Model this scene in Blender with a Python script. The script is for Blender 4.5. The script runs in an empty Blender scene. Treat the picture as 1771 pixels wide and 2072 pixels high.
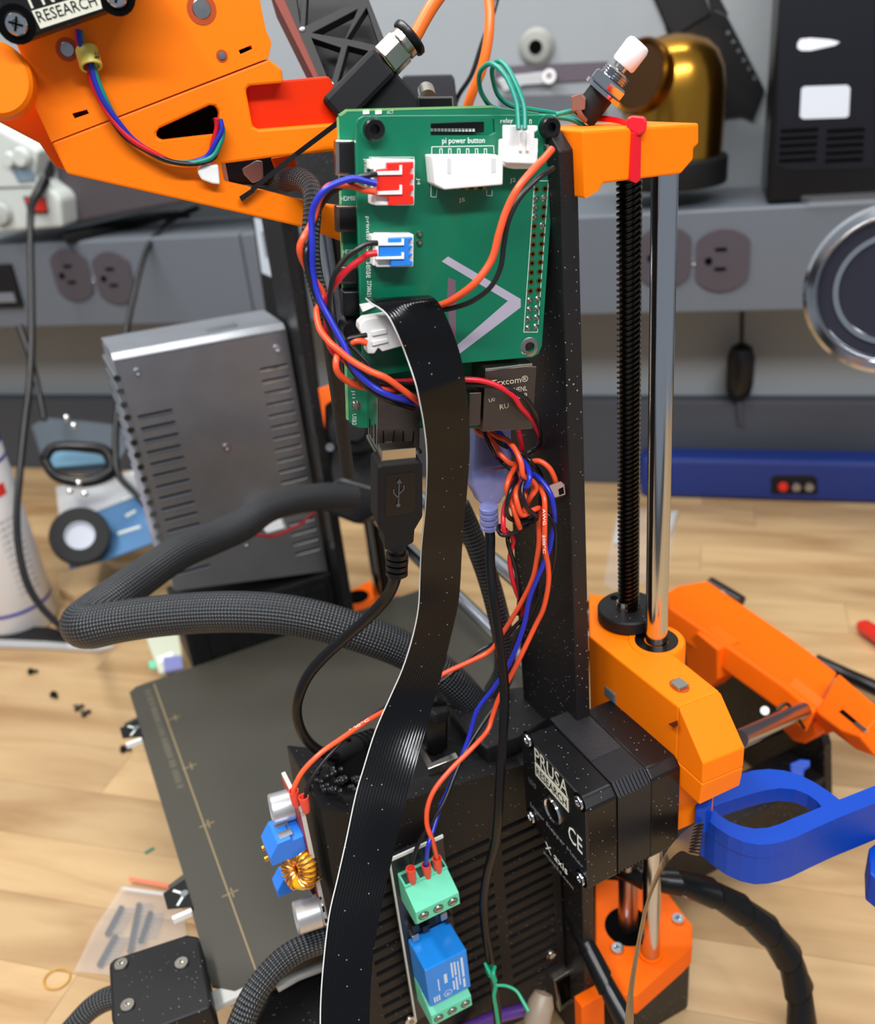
import bpy, bmesh, math, random
from mathutils import Vector, Matrix
from mathutils.geometry import tessellate_polygon
random.seed(7)
S = bpy.context.scene
V3 = Vector
# ------------------------------------------------------------------ camera
F, CX, CY = 1850.0, 885.5, 1036.0                  # focal length in pixels of the 1771 x 2072 frame
TH, RO, PSI, PHI = math.radians(27), math.radians(-6.03), math.radians(-17.5), math.radians(66.5)
def _roll(v):
    x, y, z = v
    return V3((x*math.cos(RO)-y*math.sin(RO), x*math.sin(RO)+y*math.cos(RO), z))
_c, _s = math.cos(TH), math.sin(TH)
rt, fw, up = _roll((1, 0, 0)), _roll((0, -_s, _c)), _roll((0, -_c, -_s))
WX = rt*math.cos(PSI)+fw*math.sin(PSI); WY = -rt*math.sin(PSI)+fw*math.cos(PSI)
M = Matrix((WX, WY, up))                           # camera axes (right, down, forward) -> world
CAM = V3((0, 0, 430))                              # millimetres; the bench top is z = 0, the wall is at +y
cam = bpy.data.objects.new('camera', bpy.data.cameras.new('camera'))
S.collection.objects.link(cam); S.camera = cam
R3 = M @ Matrix(((1, 0, 0), (0, -1, 0), (0, 0, -1)))
cam.matrix_world = Matrix.Translation(CAM*.001) @ R3.to_4x4()
cam.data.sensor_fit = 'VERTICAL'; cam.data.sensor_height = 36; cam.data.lens = 36*F/2072
cam.data.clip_start = .01; cam.data.clip_end = 50
cam.data.dof.use_dof = True; cam.data.dof.focus_distance = .285; cam.data.dof.aperture_fstop = 13.0
# ------------------------------------------------------------------ light
S.view_settings.view_transform = 'Standard'; S.view_settings.look = 'None'
S.view_settings.exposure = 0.42; S.view_settings.gamma = 1.0; S.view_settings.use_curve_mapping = False
world = bpy.data.worlds.new('world'); S.world = world; world.use_nodes = True
bg = world.node_tree.nodes['Background']; bg.inputs[0].default_value = (.80, .88, 1, 1); bg.inputs[1].default_value = .24
def area(name, loc, target, sx, sy, power, col=(1, 1, 1)):
    l = bpy.data.lights.new(name, 'AREA'); l.shape = 'RECTANGLE'; l.size = sx; l.size_y = sy; l.energy = power; l.color = col
    o = bpy.data.objects.new(name, l); S.collection.objects.link(o); o.location = loc
    o.rotation_euler = (V3(target)-V3(loc)).to_track_quat('-Z', 'Y').to_euler(); return o
area('ceiling_strip_light', (-.55, .05, 1.35), (-.15, .40, .1), 1.1, .10, 12.5, (1, .97, .93))
area('ceiling_strip_light', (.35, -.45, 1.25), (0, .4, .2), 1.2, .10, 15, (.97, .98, 1))
area('ceiling_strip_light', (-.25, .72, 1.4), (-.2, .45, 0), 1.2, .10, 6, (1, .97, .92))
# ------------------------------------------------------------------ geometry helpers (all in millimetres)
def ray(px, py): return M @ V3(((px-CX)/F, (py-CY)/F, 1))
def P(px, py, d): return CAM+ray(px, py)*d
U = M @ (rt*math.cos(PHI)-fw*math.sin(PHI)); Vv = M @ (rt*math.sin(PHI)+fw*math.cos(PHI)); Z = V3((0, 0, 1))
U = V3((U.x, U.y, 0)).normalized(); Vv = V3((Vv.x, Vv.y, 0)).normalized()
O = P(1345, 400, 269); O.z = 0                     # foot of the printer's smooth z rod: origin of printer axes
def G(u, v, z): return O+U*u+Vv*v+Z*z
def PU(u): return (G(u, 0, 0), U)
def PV(v): return (G(0, v, 0), -Vv)                # normal towards the viewer
def PZ(z): return (V3((0, 0, z)), Z)
def PY(y): return (V3((0, y, 0)), V3((0, -1, 0)))
def on(pl, px, py):
    p0, n = pl; r = ray(px, py); return CAM+r*(n.dot(p0-CAM)/n.dot(r))
def P3(a, b, c):
    a, b, c = P(*a), P(*b), P(*c); n = (b-a).cross(c-a).normalized()
    if n.dot(CAM-a) < 0: n = -n
    return (a, n)
def shift(pl, k): return (pl[0]+pl[1]*k, pl[1])
class MB:
    def __init__(s): s.v = []; s.f = []; s.uv = {}
    def add(s, vs, fs):
        k = len(s.v); s.v += [V3(q) for q in vs]; s.f += [tuple(i+k for i in f) for f in fs]; return s
    def box(s, o, A, B, C, lo, hi):
        vs = [o+A*x+B*y+C*z for x in (lo[0], hi[0]) for y in (lo[1], hi[1]) for z in (lo[2], hi[2])]
        return s.add(vs, [(0, 1, 3, 2), (4, 6, 7, 5), (0, 4, 5, 1), (2, 3, 7, 6), (0, 2, 6, 4), (1, 5, 7, 3)])
    def g(s, lo, hi): return s.box(O, U, Vv, Z, lo, hi)
    def wbox(s, lo, hi): return s.box(V3((0, 0, 0)), V3((1, 0, 0)), V3((0, 1, 0)), Z, lo, hi)
    def prism(s, pts, off, holes=()):
        loops = [list(pts)]+[list(h) for h in holes]; flat = [q for l in loops for q in l]; n = len(flat)
        nn = off.normalized(); a = nn.orthogonal().normalized(); b = nn.cross(a)
        tris = tessellate_polygon([[V3((q.dot(a), q.dot(b), 0)) for q in l] for l in loops])
        vs = flat+[q+off for q in flat]; fs = [tuple(t) for t in tris]+[tuple(i+n for i in reversed(t)) for t in tris]
        k = 0
        for l in loops:
            m = len(l)
            for i in range(m): j = (i+1) % m; fs.append((k+i, k+j, k+j+n, k+i+n))
            k += m
        return s.add(vs, fs)
    def px(s, pl, pix, th, holes=()):             # outline seen in the photograph, on a real plane, th mm thick behind it
        return s.prism([on(pl, *q) for q in pix], pl[1]*-th, [[q if isinstance(q, V3) else on(pl, *q) for q in h] for h in holes])
    def tube(s, pts, r, n=10, closed=False, flat=None):
        m = len(pts); rr = r if isinstance(r, (list, tuple)) else [r]*m; k = len(s.v); nrm = None; L = 0; fs = []
        for i in range(m):
            a = pts[(i-1) % m if closed else max(i-1, 0)]; b = pts[(i+1) % m if closed else min(i+1, m-1)]; t = (b-a).normalized()
            if nrm is None: nrm = t.orthogonal().normalized()
            nrm = (nrm-t*nrm.dot(t)).normalized(); bi = t.cross(nrm)
            if i: L += (pts[i]-pts[i-1]).length
            for j in range(n):
                an = 2*math.pi*j/n
                s.v.append(pts[i]+nrm*math.cos(an)*rr[i]+bi*math.sin(an)*rr[i])
        for i in range(m if closed else m-1):
            for j in range(n):
                q = (k+i*n+j, k+i*n+(j+1) % n, k+((i+1) % m)*n+(j+1) % n, k+((i+1) % m)*n+j)
                l0 = (pts[i]-pts[0]).length
                s.uv[len(s.f)+len(fs)] = (i, j, n); fs.append(q)
        if not closed: fs += [tuple(k+j for j in reversed(range(n))), tuple(k+(m-1)*n+j for j in range(n))]
        s.f += fs; return s
    def cyl(s, a, b, r, r2=None, n=24): return s.tube([a, b], [r, r if r2 is None else r2], n)
    def lathe(s, o, ax, prof, n=32):
        ax = ax.normalized(); a = ax.orthogonal().normalized(); b = ax.cross(a); k = len(s.v); m = len(prof)
        for r, h in prof:
            for j in range(n):
                t = 2*math.pi*j/n; s.v.append(o+ax*h+(a*math.cos(t)+b*math.sin(t))*max(r, .001))
        for i in range(m-1):
            for j in range(n): s.f.append((k+i*n+j, k+i*n+(j+1) % n, k+(i+1)*n+(j+1) % n, k+(i+1)*n+j))
        return s
    def build(s, name, m, parent=None, smooth=False, bev=0, steps=None):
        me = bpy.data.meshes.new(name)
        base = worldloc(parent) if parent else V3((sum(q.x for q in s.v)/len(s.v), sum(q.y for q in s.v)/len(s.v), min(q.z for q in s.v)))*.001
        me.from_pydata([q*.001-base for q in s.v], [], s.f); 
        bm = bmesh.new(); bm.from_mesh(me); bmesh.ops.recalc_face_normals(bm, faces=bm.faces); bm.to_mesh(me); bm.free()
        if s.uv:
            ul = me.uv_layers.new(name='UV')
            for fi, (i, j, n) in s.uv.items():
                p = me.polygons[fi]
                vi = [me.loops[l].vertex_index for l in p.loop_indices]; f = s.f[fi]
                for l, v in zip(p.loop_indices, vi):
                    c = f.index(v); ul.data[l].uv = (i+(1 if c in (2, 3) else 0), (j+(1 if c in (1, 2) else 0))/n)
        me.materials.append(m); o = bpy.data.objects.new(name, me); S.collection.objects.link(o)
        if parent: o.parent = parent
        else: o.location = base
        if smooth:
            for p in me.polygons: p.use_smooth = True
            try: me.set_sharp_from_angle(angle=math.radians(38))
            except Exception: pass
        if bev:
            b = o.modifiers.new('bevel', 'BEVEL'); b.width = bev*.001; b.segments = 2; b.limit_method = 'ANGLE'; b.angle_limit = math.radians(35)
            b.use_clamp_overlap = True; b.harden_normals = False
        return o
def worldloc(o):
    l = V3((0, 0, 0))
    while o: l += V3(o.location); o = o.parent
    return l
def tag(o, label, cat, group=None, kind=None):
    if label: o['label'] = label
    if cat: o['category'] = cat
    if group: o['group'] = group
    if kind: o['kind'] = kind
    return o
def thing(name, label, cat, loc, group=None):
    o = bpy.data.objects.new(name, None); o.empty_display_size = .01; S.collection.objects.link(o); o.location = loc*.001
    return tag(o, label, cat, group)
def lab(o, t): o['label'] = t; return o
def smooth_path(pts, sub=6):
    out = []; n = len(pts)
    for i in range(n-1):
        a, b, c, d = pts[max(i-1, 0)], pts[i], pts[i+1], pts[min(i+2, n-1)]
        for k in range(sub):
            t = k/sub
            out.append(tuple(.5*((2*b[q])+(-a[q]+c[q])*t+(2*a[q]-5*b[q]+4*c[q]-d[q])*t*t+(-a[q]+3*b[q]-3*c[q]+d[q])*t**3) for q in range(len(b))))
    out.append(tuple(pts[-1])); return out
def path(pts, sub=6):                               # (pixel x, pixel y, distance mm[, width px]) -> world points and radii
    sp = smooth_path(pts, sub); w = [P(q[0], q[1], q[2]) for q in sp]
    r = [q[3]*.5*q[2]/F for q in sp] if len(pts[0]) > 3 else None
    return w, r
# ------------------------------------------------------------------ materials
def lin(c): return tuple((x/255/12.92 if x <= 10 else ((x/255+.055)/1.055)**2.4) for x in c)+(1,)
MATS = {}
def mat(name, col, rough=.5, metal=0, bump=0, bscale=900, stretch=(1, 1, 1), var=0, trans=0, alpha=1, spec=.5, coat=0, dust=0, sss=0, emit=0):
    m = bpy.data.materials.new(name); m.use_nodes = True; nt = m.node_tree; N = nt.nodes; L = nt.links; b = N['Principled BSDF']
    c = lin(col); b.inputs['Base Color'].default_value = c; b.inputs['Roughness'].default_value = rough; b.inputs['Metallic'].default_value = metal
    b.inputs['Specular IOR Level'].default_value = spec; b.inputs['Coat Weight'].default_value = coat; b.inputs['Coat Roughness'].default_value = .12
    b.inputs['Transmission Weight'].default_value = trans; b.inputs['Alpha'].default_value = alpha
    tc = N.new('ShaderNodeTexCoord'); mp = N.new('ShaderNodeMapping'); mp.inputs['Scale'].default_value = stretch; L.new(tc.outputs['Object'], mp.inputs[0])
    if bump or var:
        nz = N.new('ShaderNodeTexNoise'); nz.inputs['Scale'].default_value = bscale; nz.inputs['Detail'].default_value = 3; L.new(mp.outputs[0], nz.inputs[0])
    if bump:
        bp = N.new('ShaderNodeBump'); bp.inputs['Strength'].default_value = bump; bp.inputs['Distance'].default_value = .0003
        L.new(nz.outputs['Fac'], bp.inputs['Height']); L.new(bp.outputs[0], b.inputs['Normal'])
    last = None
    if var:
        mx = N.new('ShaderNodeMix'); mx.data_type = 'RGBA'; L.new(nz.outputs['Fac'], mx.inputs[0])
        mx.inputs[6].default_value = tuple(x*(1-var) for x in c[:3])+(1,); mx.inputs[7].default_value = tuple(min(1, x*(1+var)) for x in c[:3])+(1,)
        last = mx.outputs[2]
    if dust:                                        # pale specks of dust lying on the thing
        vo = N.new('ShaderNodeTexVoronoi'); vo.inputs['Scale'].default_value = 480; L.new(tc.outputs['Object'], vo.inputs[0])
        n2 = N.new('ShaderNodeTexNoise'); n2.inputs['Scale'].default_value = 40; L.new(tc.outputs['Object'], n2.inputs[0])
        ml = N.new('ShaderNodeMath'); ml.operation = 'MULTIPLY'; L.new(n2.outputs['Fac'], ml.inputs[0]); ml.inputs[1].default_value = dust
        lt = N.new('ShaderNodeMath'); lt.operation = 'LESS_THAN'; L.new(vo.outputs['Distance'], lt.inputs[0]); L.new(ml.outputs[0], lt.inputs[1])
        m2 = N.new('ShaderNodeMix'); m2.data_type = 'RGBA'; L.new(lt.outputs[0], m2.inputs[0])
        if last: L.new(last, m2.inputs[6])
        else: m2.inputs[6].default_value = c
        m2.inputs[7].default_value = (.30, .29, .28, 1); last = m2.outputs[2]
    if last: L.new(last, b.inputs['Base Color'])
    MATS[name] = m; return m
orange = mat('orange_print', (255, 124, 0), .5, bump=.05, bscale=400, stretch=(1, 1, 8), spec=.22)
orange2 = mat('deep_orange_print', (252, 104, 0), .5, bump=.05, bscale=400, stretch=(1, 1, 8), spec=.22)
bluep = mat('blue_print', (3, 62, 168), .4, spec=.3, bump=.35, bscale=220, stretch=(.4, .4, 12))
blackp = mat('black_print', (21, 21, 23), .55, bump=.12, bscale=900, dust=.17, spec=.3)
blackd = mat('black_plastic', (11, 11, 13), .32, spec=.4)
blackm = mat('black_matte', (17, 17, 19), .6, spec=.3)
blackf = mat('black_powder_coat', (21, 20, 22), .42, spec=.4, bump=.5, bscale=2500, dust=.2)
motorm = mat('black_motor', (14, 14, 16), .34, spec=.4, bump=.03, dust=.18)
voidm = mat('dark_void', (5, 5, 6), .8, spec=.05)
chrome = mat('chrome', (205, 208, 212), .13, 1)
steel = mat('steel', (170, 172, 176), .3, 1, bump=.05)
screwm = mat('dark_screw', (72, 66, 60), .28, 1)
psum = mat('perforated_steel', (172, 175, 183), .42, 1, bump=.06, bscale=60, var=.15)
nickel = mat('nickel', (196, 190, 178), .2, 1)
portm = mat('port_metal', (112, 99, 90), .4, 1)  # brownish: a warm reflection is painted into the metal's base colour
brass = mat('brass', (196, 142, 52), .24, 1)
copper = mat('copper_wire', (240, 176, 104), .28, 1)
gold = mat('gold_pin', (220, 176, 70), .25, 1)
pcbm = mat('green_solder_mask', (0, 104, 74), .32, bump=.02, bscale=60, coat=.1, var=.06)
pcb2 = mat('pale_green_board', (20, 122, 88), .35, coat=.2)
pcbe = mat('board_edge', (120, 176, 110), .5)
whitep = mat('white_nylon', (238, 238, 236), .42, sss=.1)
redc = mat('red_housing', (228, 36, 20), .38)
bluec = mat('blue_housing', (36, 126, 220), .38)
silk = mat('silkscreen', (222, 228, 220), .6)
tin = mat('tinned_pad', (176, 170, 160), .25, 1)
padg = mat('gold_pad', (150, 112, 50), .3, 1)
wred = mat('red_wire', (206, 22, 42), .36)
worg = mat('orange_wire', (238, 84, 44), .36)
wblk = mat('black_wire', (18, 18, 21), .34)
wblu = mat('blue_wire', (30, 44, 170), .34)
wgrn = mat('teal_wire', (0, 130, 112), .36)
tie_r = mat('red_tie', (222, 18, 36), .35)
tie_b = mat('brown_tie', (122, 84, 70), .45)
ferr = mat('red_ferrule', (232, 70, 52), .35)
greent = mat('green_terminal', (104, 205, 168), .45)
relayb = mat('relay_blue', (28, 132, 222), .32)
termb = mat('terminal_blue', (34, 116, 216), .35)
capm = mat('capacitor_sleeve', (196, 196, 198), .35, .7)
yellowm = mat('yellow_ferrite', (236, 182, 16), .4)
bedm = mat('textured_sheet', (60, 58, 49), .48, bump=.35, bscale=1400, var=.12)
bedtan = mat('sheet_marking', (140, 122, 88), .55)
greym = mat('grey_powder_coat', (95, 101, 109), .5, bump=.05)
wallm = mat('painted_wall', (148, 154, 158), .75, bump=.1, bscale=60, var=.03)
dgrey = mat('dark_grey_board', (64, 68, 76), .6)
outm = mat('outlet_brown', (72, 67, 73), .4)
beige = mat('beige_case', (190, 196, 192), .5)
tubeo = mat('orange_tube', (236, 112, 34), .34)
pale = mat('pale_plate', (214, 214, 196), .5)
navy = mat('navy_case', (22, 46, 118), .4)
clear = mat('clear_film', (226, 228, 232), .14, alpha=.10)
clear2 = mat('clear_moulding', (220, 222, 224), .15, alpha=.55)
violet = mat('violet_clear_plug', (140, 150, 214), .16, alpha=.6)
steelstrip = mat('bronze_strip', (150, 132, 112), .25, .9)
redm = mat('red_plastic', (212, 44, 30), .4)
purple = mat('purple_plastic', (92, 52, 140), .4)
tan_t = mat('cloudy_plastic', (170, 152, 132), .35, alpha=.8)
greenw = mat('green_twist_tie', (10, 150, 108), .4)
yell = mat('yellow_marker', (226, 208, 96), .42)
paper = mat('blue_card', (70, 116, 160), .6)
inkb = mat('blue_ink', (30, 34, 150), .45)
whitecan = mat('white_can', (224, 224, 226), .35)
glassd = mat('dark_glass', (34, 34, 44), .08)
def braid(name, su, sv, col, hi):
    m = bpy.data.materials.new(name); m.use_nodes = True; nt = m.node_tree; N = nt.nodes; L = nt.links; b = N['Principled BSDF']
    uv = N.new('ShaderNodeUVMap'); sp = N.new('ShaderNodeSeparateXYZ'); L.new(uv.outputs[0], sp.inputs[0])
    def mth(op, a, c):
        q = N.new('ShaderNodeMath'); q.operation = op
        for k, x in enumerate((a, c)):
            if x is None: continue
            if isinstance(x, (int, float)): q.inputs[k].default_value = x
            else: L.new(x, q.inputs[k])
        return q.outputs[0]
    a = mth('MULTIPLY', sp.outputs[0], su*2*math.pi); c = mth('MULTIPLY', sp.outputs[1], sv*2*math.pi)
    s1 = mth('SINE', mth('ADD', a, c), None); s2 = mth('SINE', mth('SUBTRACT', a, c), None); h = mth('ADD', mth('MULTIPLY', mth('MULTIPLY', s1, s2), .5), .5)
    bp = N.new('ShaderNodeBump'); bp.inputs['Strength'].default_value = .9; bp.inputs['Distance'].default_value = .0006; L.new(h, bp.inputs['Height']); L.new(bp.outputs[0], b.inputs['Normal'])
    mx = N.new('ShaderNodeMix'); mx.data_type = 'RGBA'; L.new(mth('POWER', h, 3.5), mx.inputs[0]); mx.inputs[6].default_value = lin(col); mx.inputs[7].default_value = lin(hi); L.new(mx.outputs[2], b.inputs['Base Color'])
    b.inputs['Roughness'].default_value = .42; return m
sleevem = braid('braided_sleeve', .36, 13, (9, 10, 11), (92, 98, 104))
sleevef = braid('fine_braided_sleeve', .44, 18, (9, 10, 11), (84, 90, 96))
def wood():
    m = bpy.data.materials.new('maple_stave'); m.use_nodes = True; nt = m.node_tree; N = nt.nodes; L = nt.links; b = N['Principled BSDF']
    tc = N.new('ShaderNodeTexCoord'); oi = N.new('ShaderNodeObjectInfo'); mp = N.new('ShaderNodeMapping'); mp.inputs['Scale'].default_value = (2.6, 15, 8)
    cb = N.new('ShaderNodeCombineXYZ'); ml = N.new('ShaderNodeMath'); ml.operation = 'MULTIPLY'; ml.inputs[1].default_value = 90; L.new(oi.outputs['Random'], ml.inputs[0])
    L.new(ml.outputs[0], cb.inputs[0]); L.new(ml.outputs[0], cb.inputs[2]); L.new(cb.outputs[0], mp.inputs['Location']); L.new(tc.outputs['Object'], mp.inputs[0])
    nz = N.new('ShaderNodeTexNoise'); nz.inputs['Scale'].default_value = 2.2; nz.inputs['Detail'].default_value = 6; nz.inputs['Distortion'].default_value = .6; L.new(mp.outputs[0], nz.inputs[0])
    cr = N.new('ShaderNodeValToRGB'); cr.color_ramp.elements[0].position = .28; cr.color_ramp.elements[0].color = lin((158, 122, 82)); cr.color_ramp.elements[1].position = .6; cr.color_ramp.elements[1].color = lin((194, 163, 120))
    L.new(nz.outputs['Fac'], cr.inputs[0])
    hs = N.new('ShaderNodeHueSaturation'); L.new(cr.outputs[0], hs.inputs['Color']); mr = N.new('ShaderNodeMapRange'); mr.inputs[3].default_value = .86; mr.inputs[4].default_value = 1.1
    L.new(oi.outputs['Random'], mr.inputs[0]); L.new(mr.outputs[0], hs.inputs['Value']); L.new(hs.outputs[0], b.inputs['Base Color']); b.inputs['Roughness'].default_value = .36
    return m
woodm = wood()
def ribbonmat():
    m = bpy.data.materials.new('ribbon_black'); m.use_nodes = True; nt = m.node_tree; N = nt.nodes; L = nt.links; b = N['Principled BSDF']
    uv = N.new('ShaderNodeUVMap'); sp = N.new('ShaderNodeSeparateXYZ'); L.new(uv.outputs[0], sp.inputs[0])
    q = N.new('ShaderNodeMath'); q.operation = 'MULTIPLY'; q.inputs[1].default_value = 2*math.pi*16; L.new(sp.outputs[1], q.inputs[0])
    s = N.new('ShaderNodeMath'); s.operation = 'SINE'; L.new(q.outputs[0], s.inputs[0])
    bp = N.new('ShaderNodeBump'); bp.inputs['Strength'].default_value = .12; bp.inputs['Distance'].default_value = .0002; L.new(s.outputs[0], bp.inputs['Height']); L.new(bp.outputs[0], b.inputs['Normal'])
    tc = N.new('ShaderNodeTexCoord'); vo = N.new('ShaderNodeTexVoronoi'); vo.inputs['Scale'].default_value = 330; L.new(tc.outputs['Object'], vo.inputs[0])
    lt = N.new('ShaderNodeMath'); lt.operation = 'LESS_THAN'; L.new(vo.outputs['Distance'], lt.inputs[0]); lt.inputs[1].default_value = .075
    mx = N.new('ShaderNodeMix'); mx.data_type = 'RGBA'; L.new(lt.outputs[0], mx.inputs[0]); mx.inputs[6].default_value = lin((9, 9, 11)); mx.inputs[7].default_value = lin((120, 120, 120)); L.new(mx.outputs[2], b.inputs['Base Color'])
    b.inputs['Roughness'].default_value = .17; b.inputs['Specular IOR Level'].default_value = .3; return m
ribm = ribbonmat()
def text(s, o, X, Y, w, h, m, parent, name='lettering', depth=.06):
    """letters fitted to w x h mm, lower left corner at o, along X, up along Y"""
    cu = bpy.data.curves.new(name, 'FONT'); cu.body = s; cu.size = 1; cu.extrude = .001; cu.resolution_u = 2; t = bpy.data.objects.new(name, cu); S.collection.objects.link(t)
    me = bpy.data.meshes.new_from_object(t.evaluated_get(bpy.context.evaluated_depsgraph_get())); bpy.data.objects.remove(t)
    X = X.normalized(); Y = (Y-X*Y.dot(X)).normalized(); N_ = X.cross(Y)
    xs = [v.co.x for v in me.vertices]; ys = [v.co.y for v in me.vertices]; x0, x1, y0, y1 = min(xs), max(xs), min(ys), max(ys)
    base = worldloc(parent)
    for v in me.vertices:
        a = (v.co.x-x0)/(x1-x0)*w; b = (v.co.y-y0)/(y1-y0)*h; c = (v.co.z*1000+1)/2*depth
        v.co = (o+X*a+Y*b+N_*c)*.001-base
    me.materials.clear(); me.materials.append(m); ob = bpy.data.objects.new(name, me); S.collection.objects.link(ob); ob.parent = parent; return ob
def text_px(s, pl, p0, p1, h, m, parent, name='lettering', off=.05):
    """text whose baseline runs between two pixels of a plane"""
    pl = shift(pl, off); a, b = on(pl, *p0), on(pl, *p1); X = (b-a).normalized(); return text(s, a, X, pl[1].cross(X), (b-a).length, h, m, parent, name)
def quad(pl, pts, th, name, m, parent, **k): return MB().px(pl, pts, th).build(name, m, parent, **k)
def circ(c, X, Y, rx, ry=None, n=20):
    ry = rx if ry is None else ry; return [c+X*math.cos(2*math.pi*i/n)*rx+Y*math.sin(2*math.pi*i/n)*ry for i in range(n)]
def screw(o, ax, r, m, parent, name='screw', h=1.2, hexs=True):
    ob = MB().lathe(o, ax, [(0, h*.35), (r*.45, h*.35), (r*.5, h), (r*.92, h), (r, h*.7), (r, 0), (0, 0)], 20).build(name, m, parent, smooth=True)
    return ob

# ================================================================== SETTING
def struct(name, mb, m, **k): o = mb.build(name, m, **k); o['kind'] = 'structure'; return o
wall = struct('wall_back', MB().wbox((-2600, 905, -700), (1600, 955, 1900)), wallm)
flo = struct('floor', MB().wbox((-2600, -1600, -760), (1600, 955, -700)), dgrey)
bench = thing('workbench', 'pale maple butcher block workbench top carrying the whole printer', 'workbench', V3((-300, 400, 0)))
MB().wbox((-1500, -120, -42), (760, 884, -4)).build('bench_core', mat('bench_core', (150, 110, 70), .6), bench)
for sx in (-1400, 660):
    for sy in (-60, 820): MB().wbox((sx-40, sy-40, -700), (sx+40, sy+40, -42)).build('leg', dgrey, bench)
y = -120; row = 0
while y < 884:
    w = 41.8; x = -1500+random.uniform(-400, 0)
    while x < 760:
        l = random.uniform(330, 620); a, b = max(x, -1500), min(x+l, 760)
        if b-a > 5:
            MB().wbox((a+.15, y+.12, -4), (b-.15, min(y+w-.12, 884), 0)).build('stave', woodm, bench)
        x += l
    y += w
bs = tag(MB().wbox((-1500, 885, -4), (760, 904, 92)).build('backsplash', dgrey, bev=1.5), 'dark grey backsplash board along the wall behind the bench', 'backsplash')
rw = thing('power_raceway', 'long grey metal raceway shelf with outlets above the bench', 'raceway', V3((-300, 850, 205)))
MB().wbox((-1500, 800, 205), (-418, 904, 290)).build('raceway_body', greym, rw, bev=2)
MB().wbox((-417, 800, 205), (760, 904, 290)).build('raceway_body', greym, rw, bev=2)
def outlet(px, py, s=1):
    c = on(PY(800), px, py); X = V3((1, 0, 0)); n = V3((0, -1, 0))
    pts = []
    for i in range(28):
        t = 2*math.pi*i/28; pts.append(c+X*max(-17, min(17, 21*math.cos(t)))*s*1.25+Z*21*math.sin(t)*s*1.25)
    o = MB().prism(pts, n*2.2).build('outlet', outm, rw, bev=.5)
    for dx, dz, w, h in ((-6, 8, 9, 2.4), (-6, -8, 9, 2.4)): MB().wbox((c.x+dx, 796.9, c.z+dz), (c.x+dx+w, 797.9, c.z+dz+h)).build('slot', voidm, o)
    MB().cyl(V3((c.x-11, 797.9, c.z)), V3((c.x-11, 796.9, c.z)), 3).build('ground_hole', voidm, o)
for p in ((147, 556), (232, 562), (1345, 520), (1462, 526)): outlet(*p)
for p in ((190, 566), (1405, 530)): screw(on(PY(800), *p), V3((0, -1, 0)), 3.5, chrome, rw)
c = on(PY(800), 8, 578); MB().wbox((c.x-22, 796, c.z-22), (c.x+18, 801, c.z+22)).build('network_jack', blackm, rw, bev=1)
MB().wbox((c.x-8, 794, c.z-16), (c.x+14, 797, c.z-6)).build('jack_contact', chrome, rw)

# ================================================================== PRINTER FRAME
pf = thing('printer_frame', 'black plate frame of the 3D printer with chrome rods and orange end brackets', 'printer frame', G(-150, -33, 0))
hole = [G(-40, -36, 60), G(-280, -36, 60), G(-280, -36, 356), G(-40, -36, 356)]
MB().prism([G(0, -36, 0), G(0, -36, 401), G(-5, -36, 405.5), G(-314, -36, 405.5), G(-320, -36, 399), G(-320, -36, 0)], Vv*6, [hole]).build('frame_plate', blackf, pf, bev=.5)
rod = MB().cyl(G(0, 0, 46), G(0, 0, 394), 4, n=48).build('smooth_rod', chrome, pf, smooth=True)
# lead screw: real helical ridge
mb = MB(); mb.cyl(G(-17, 0, 46), G(-17, 0, 394), 3.1, n=20); pts = []
pitch = 2.9; turns = (394-60)/pitch
for k in range(4): pass
prof = [(3.0, -.62), (4.05, -.34), (4.05, .34), (3.0, .62)]; nseg = 20; lead = 7.4
for st in range(4):
    k0 = len(mb.v); tot = int((394-58)/lead*nseg)
    for i in range(tot+1):
        t = 2*math.pi*i/nseg+st*math.pi/2; zc = 58+lead*i/nseg
        for r, h in prof: mb.v.append(G(-17+r*math.cos(t), r*math.sin(t), zc+h))
    for i in range(tot):
        for j in range(3): a = k0+i*4+j; mb.f.append((a, a+1, a+5, a+4))
mb.build('lead_screw', screwm, pf, smooth=True)
# top bracket: side face in the photo lies on u = 9
pl = PU(5)
br = MB().px(pl, [(1178, 264), (1415, 249), (1415, 291), (1405, 300), (1404, 322), (1378, 352), (1222, 371), (1215, 384), (1184, 403), (1181, 318)], 30).build('top_bracket', orange, pf, bev=.6)
# bottom bracket + z motor
bb = MB().px(PZ(50), [(1205, 1776), (1340, 1790), (1402, 1872), (1401, 1912), (1384, 1930), (1288, 2015), (1258, 2012), (1205, 1960)], 13).build('bottom_bracket', orange2, pf, bev=.8)
MB().g((0, -42, 14), (6, -30, 50)).build('bracket_foot', orange2, pf, bev=.5)
MB().lathe(G(-17, 0, 50), Z, [(0, .3), (10.5, .3), (11, .05), (0, 0)], 32).build('bracket_hole', voidm, pf)
MB().lathe(G(0, 0, 50), Z, [(4.1, 1.2), (5.4, 1.2), (5.6, 0), (4.1, 0)], 32).build('rod_collar', orange2, pf)
for p in ((1250, 1923), (1372, 1863)): screw(on(PZ(50), *p), Z, 3.0, chrome, pf, h=2)
MB().g((-38, -21, 0), (4, 21, 36.8)).build('z_motor', motorm, pf, bev=2)
MB().cyl(G(-17, 0, 36.8), G(-17, 0, 140), 4.5, n=24).build('shaft_coupler', steel, pf, smooth=True)
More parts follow.
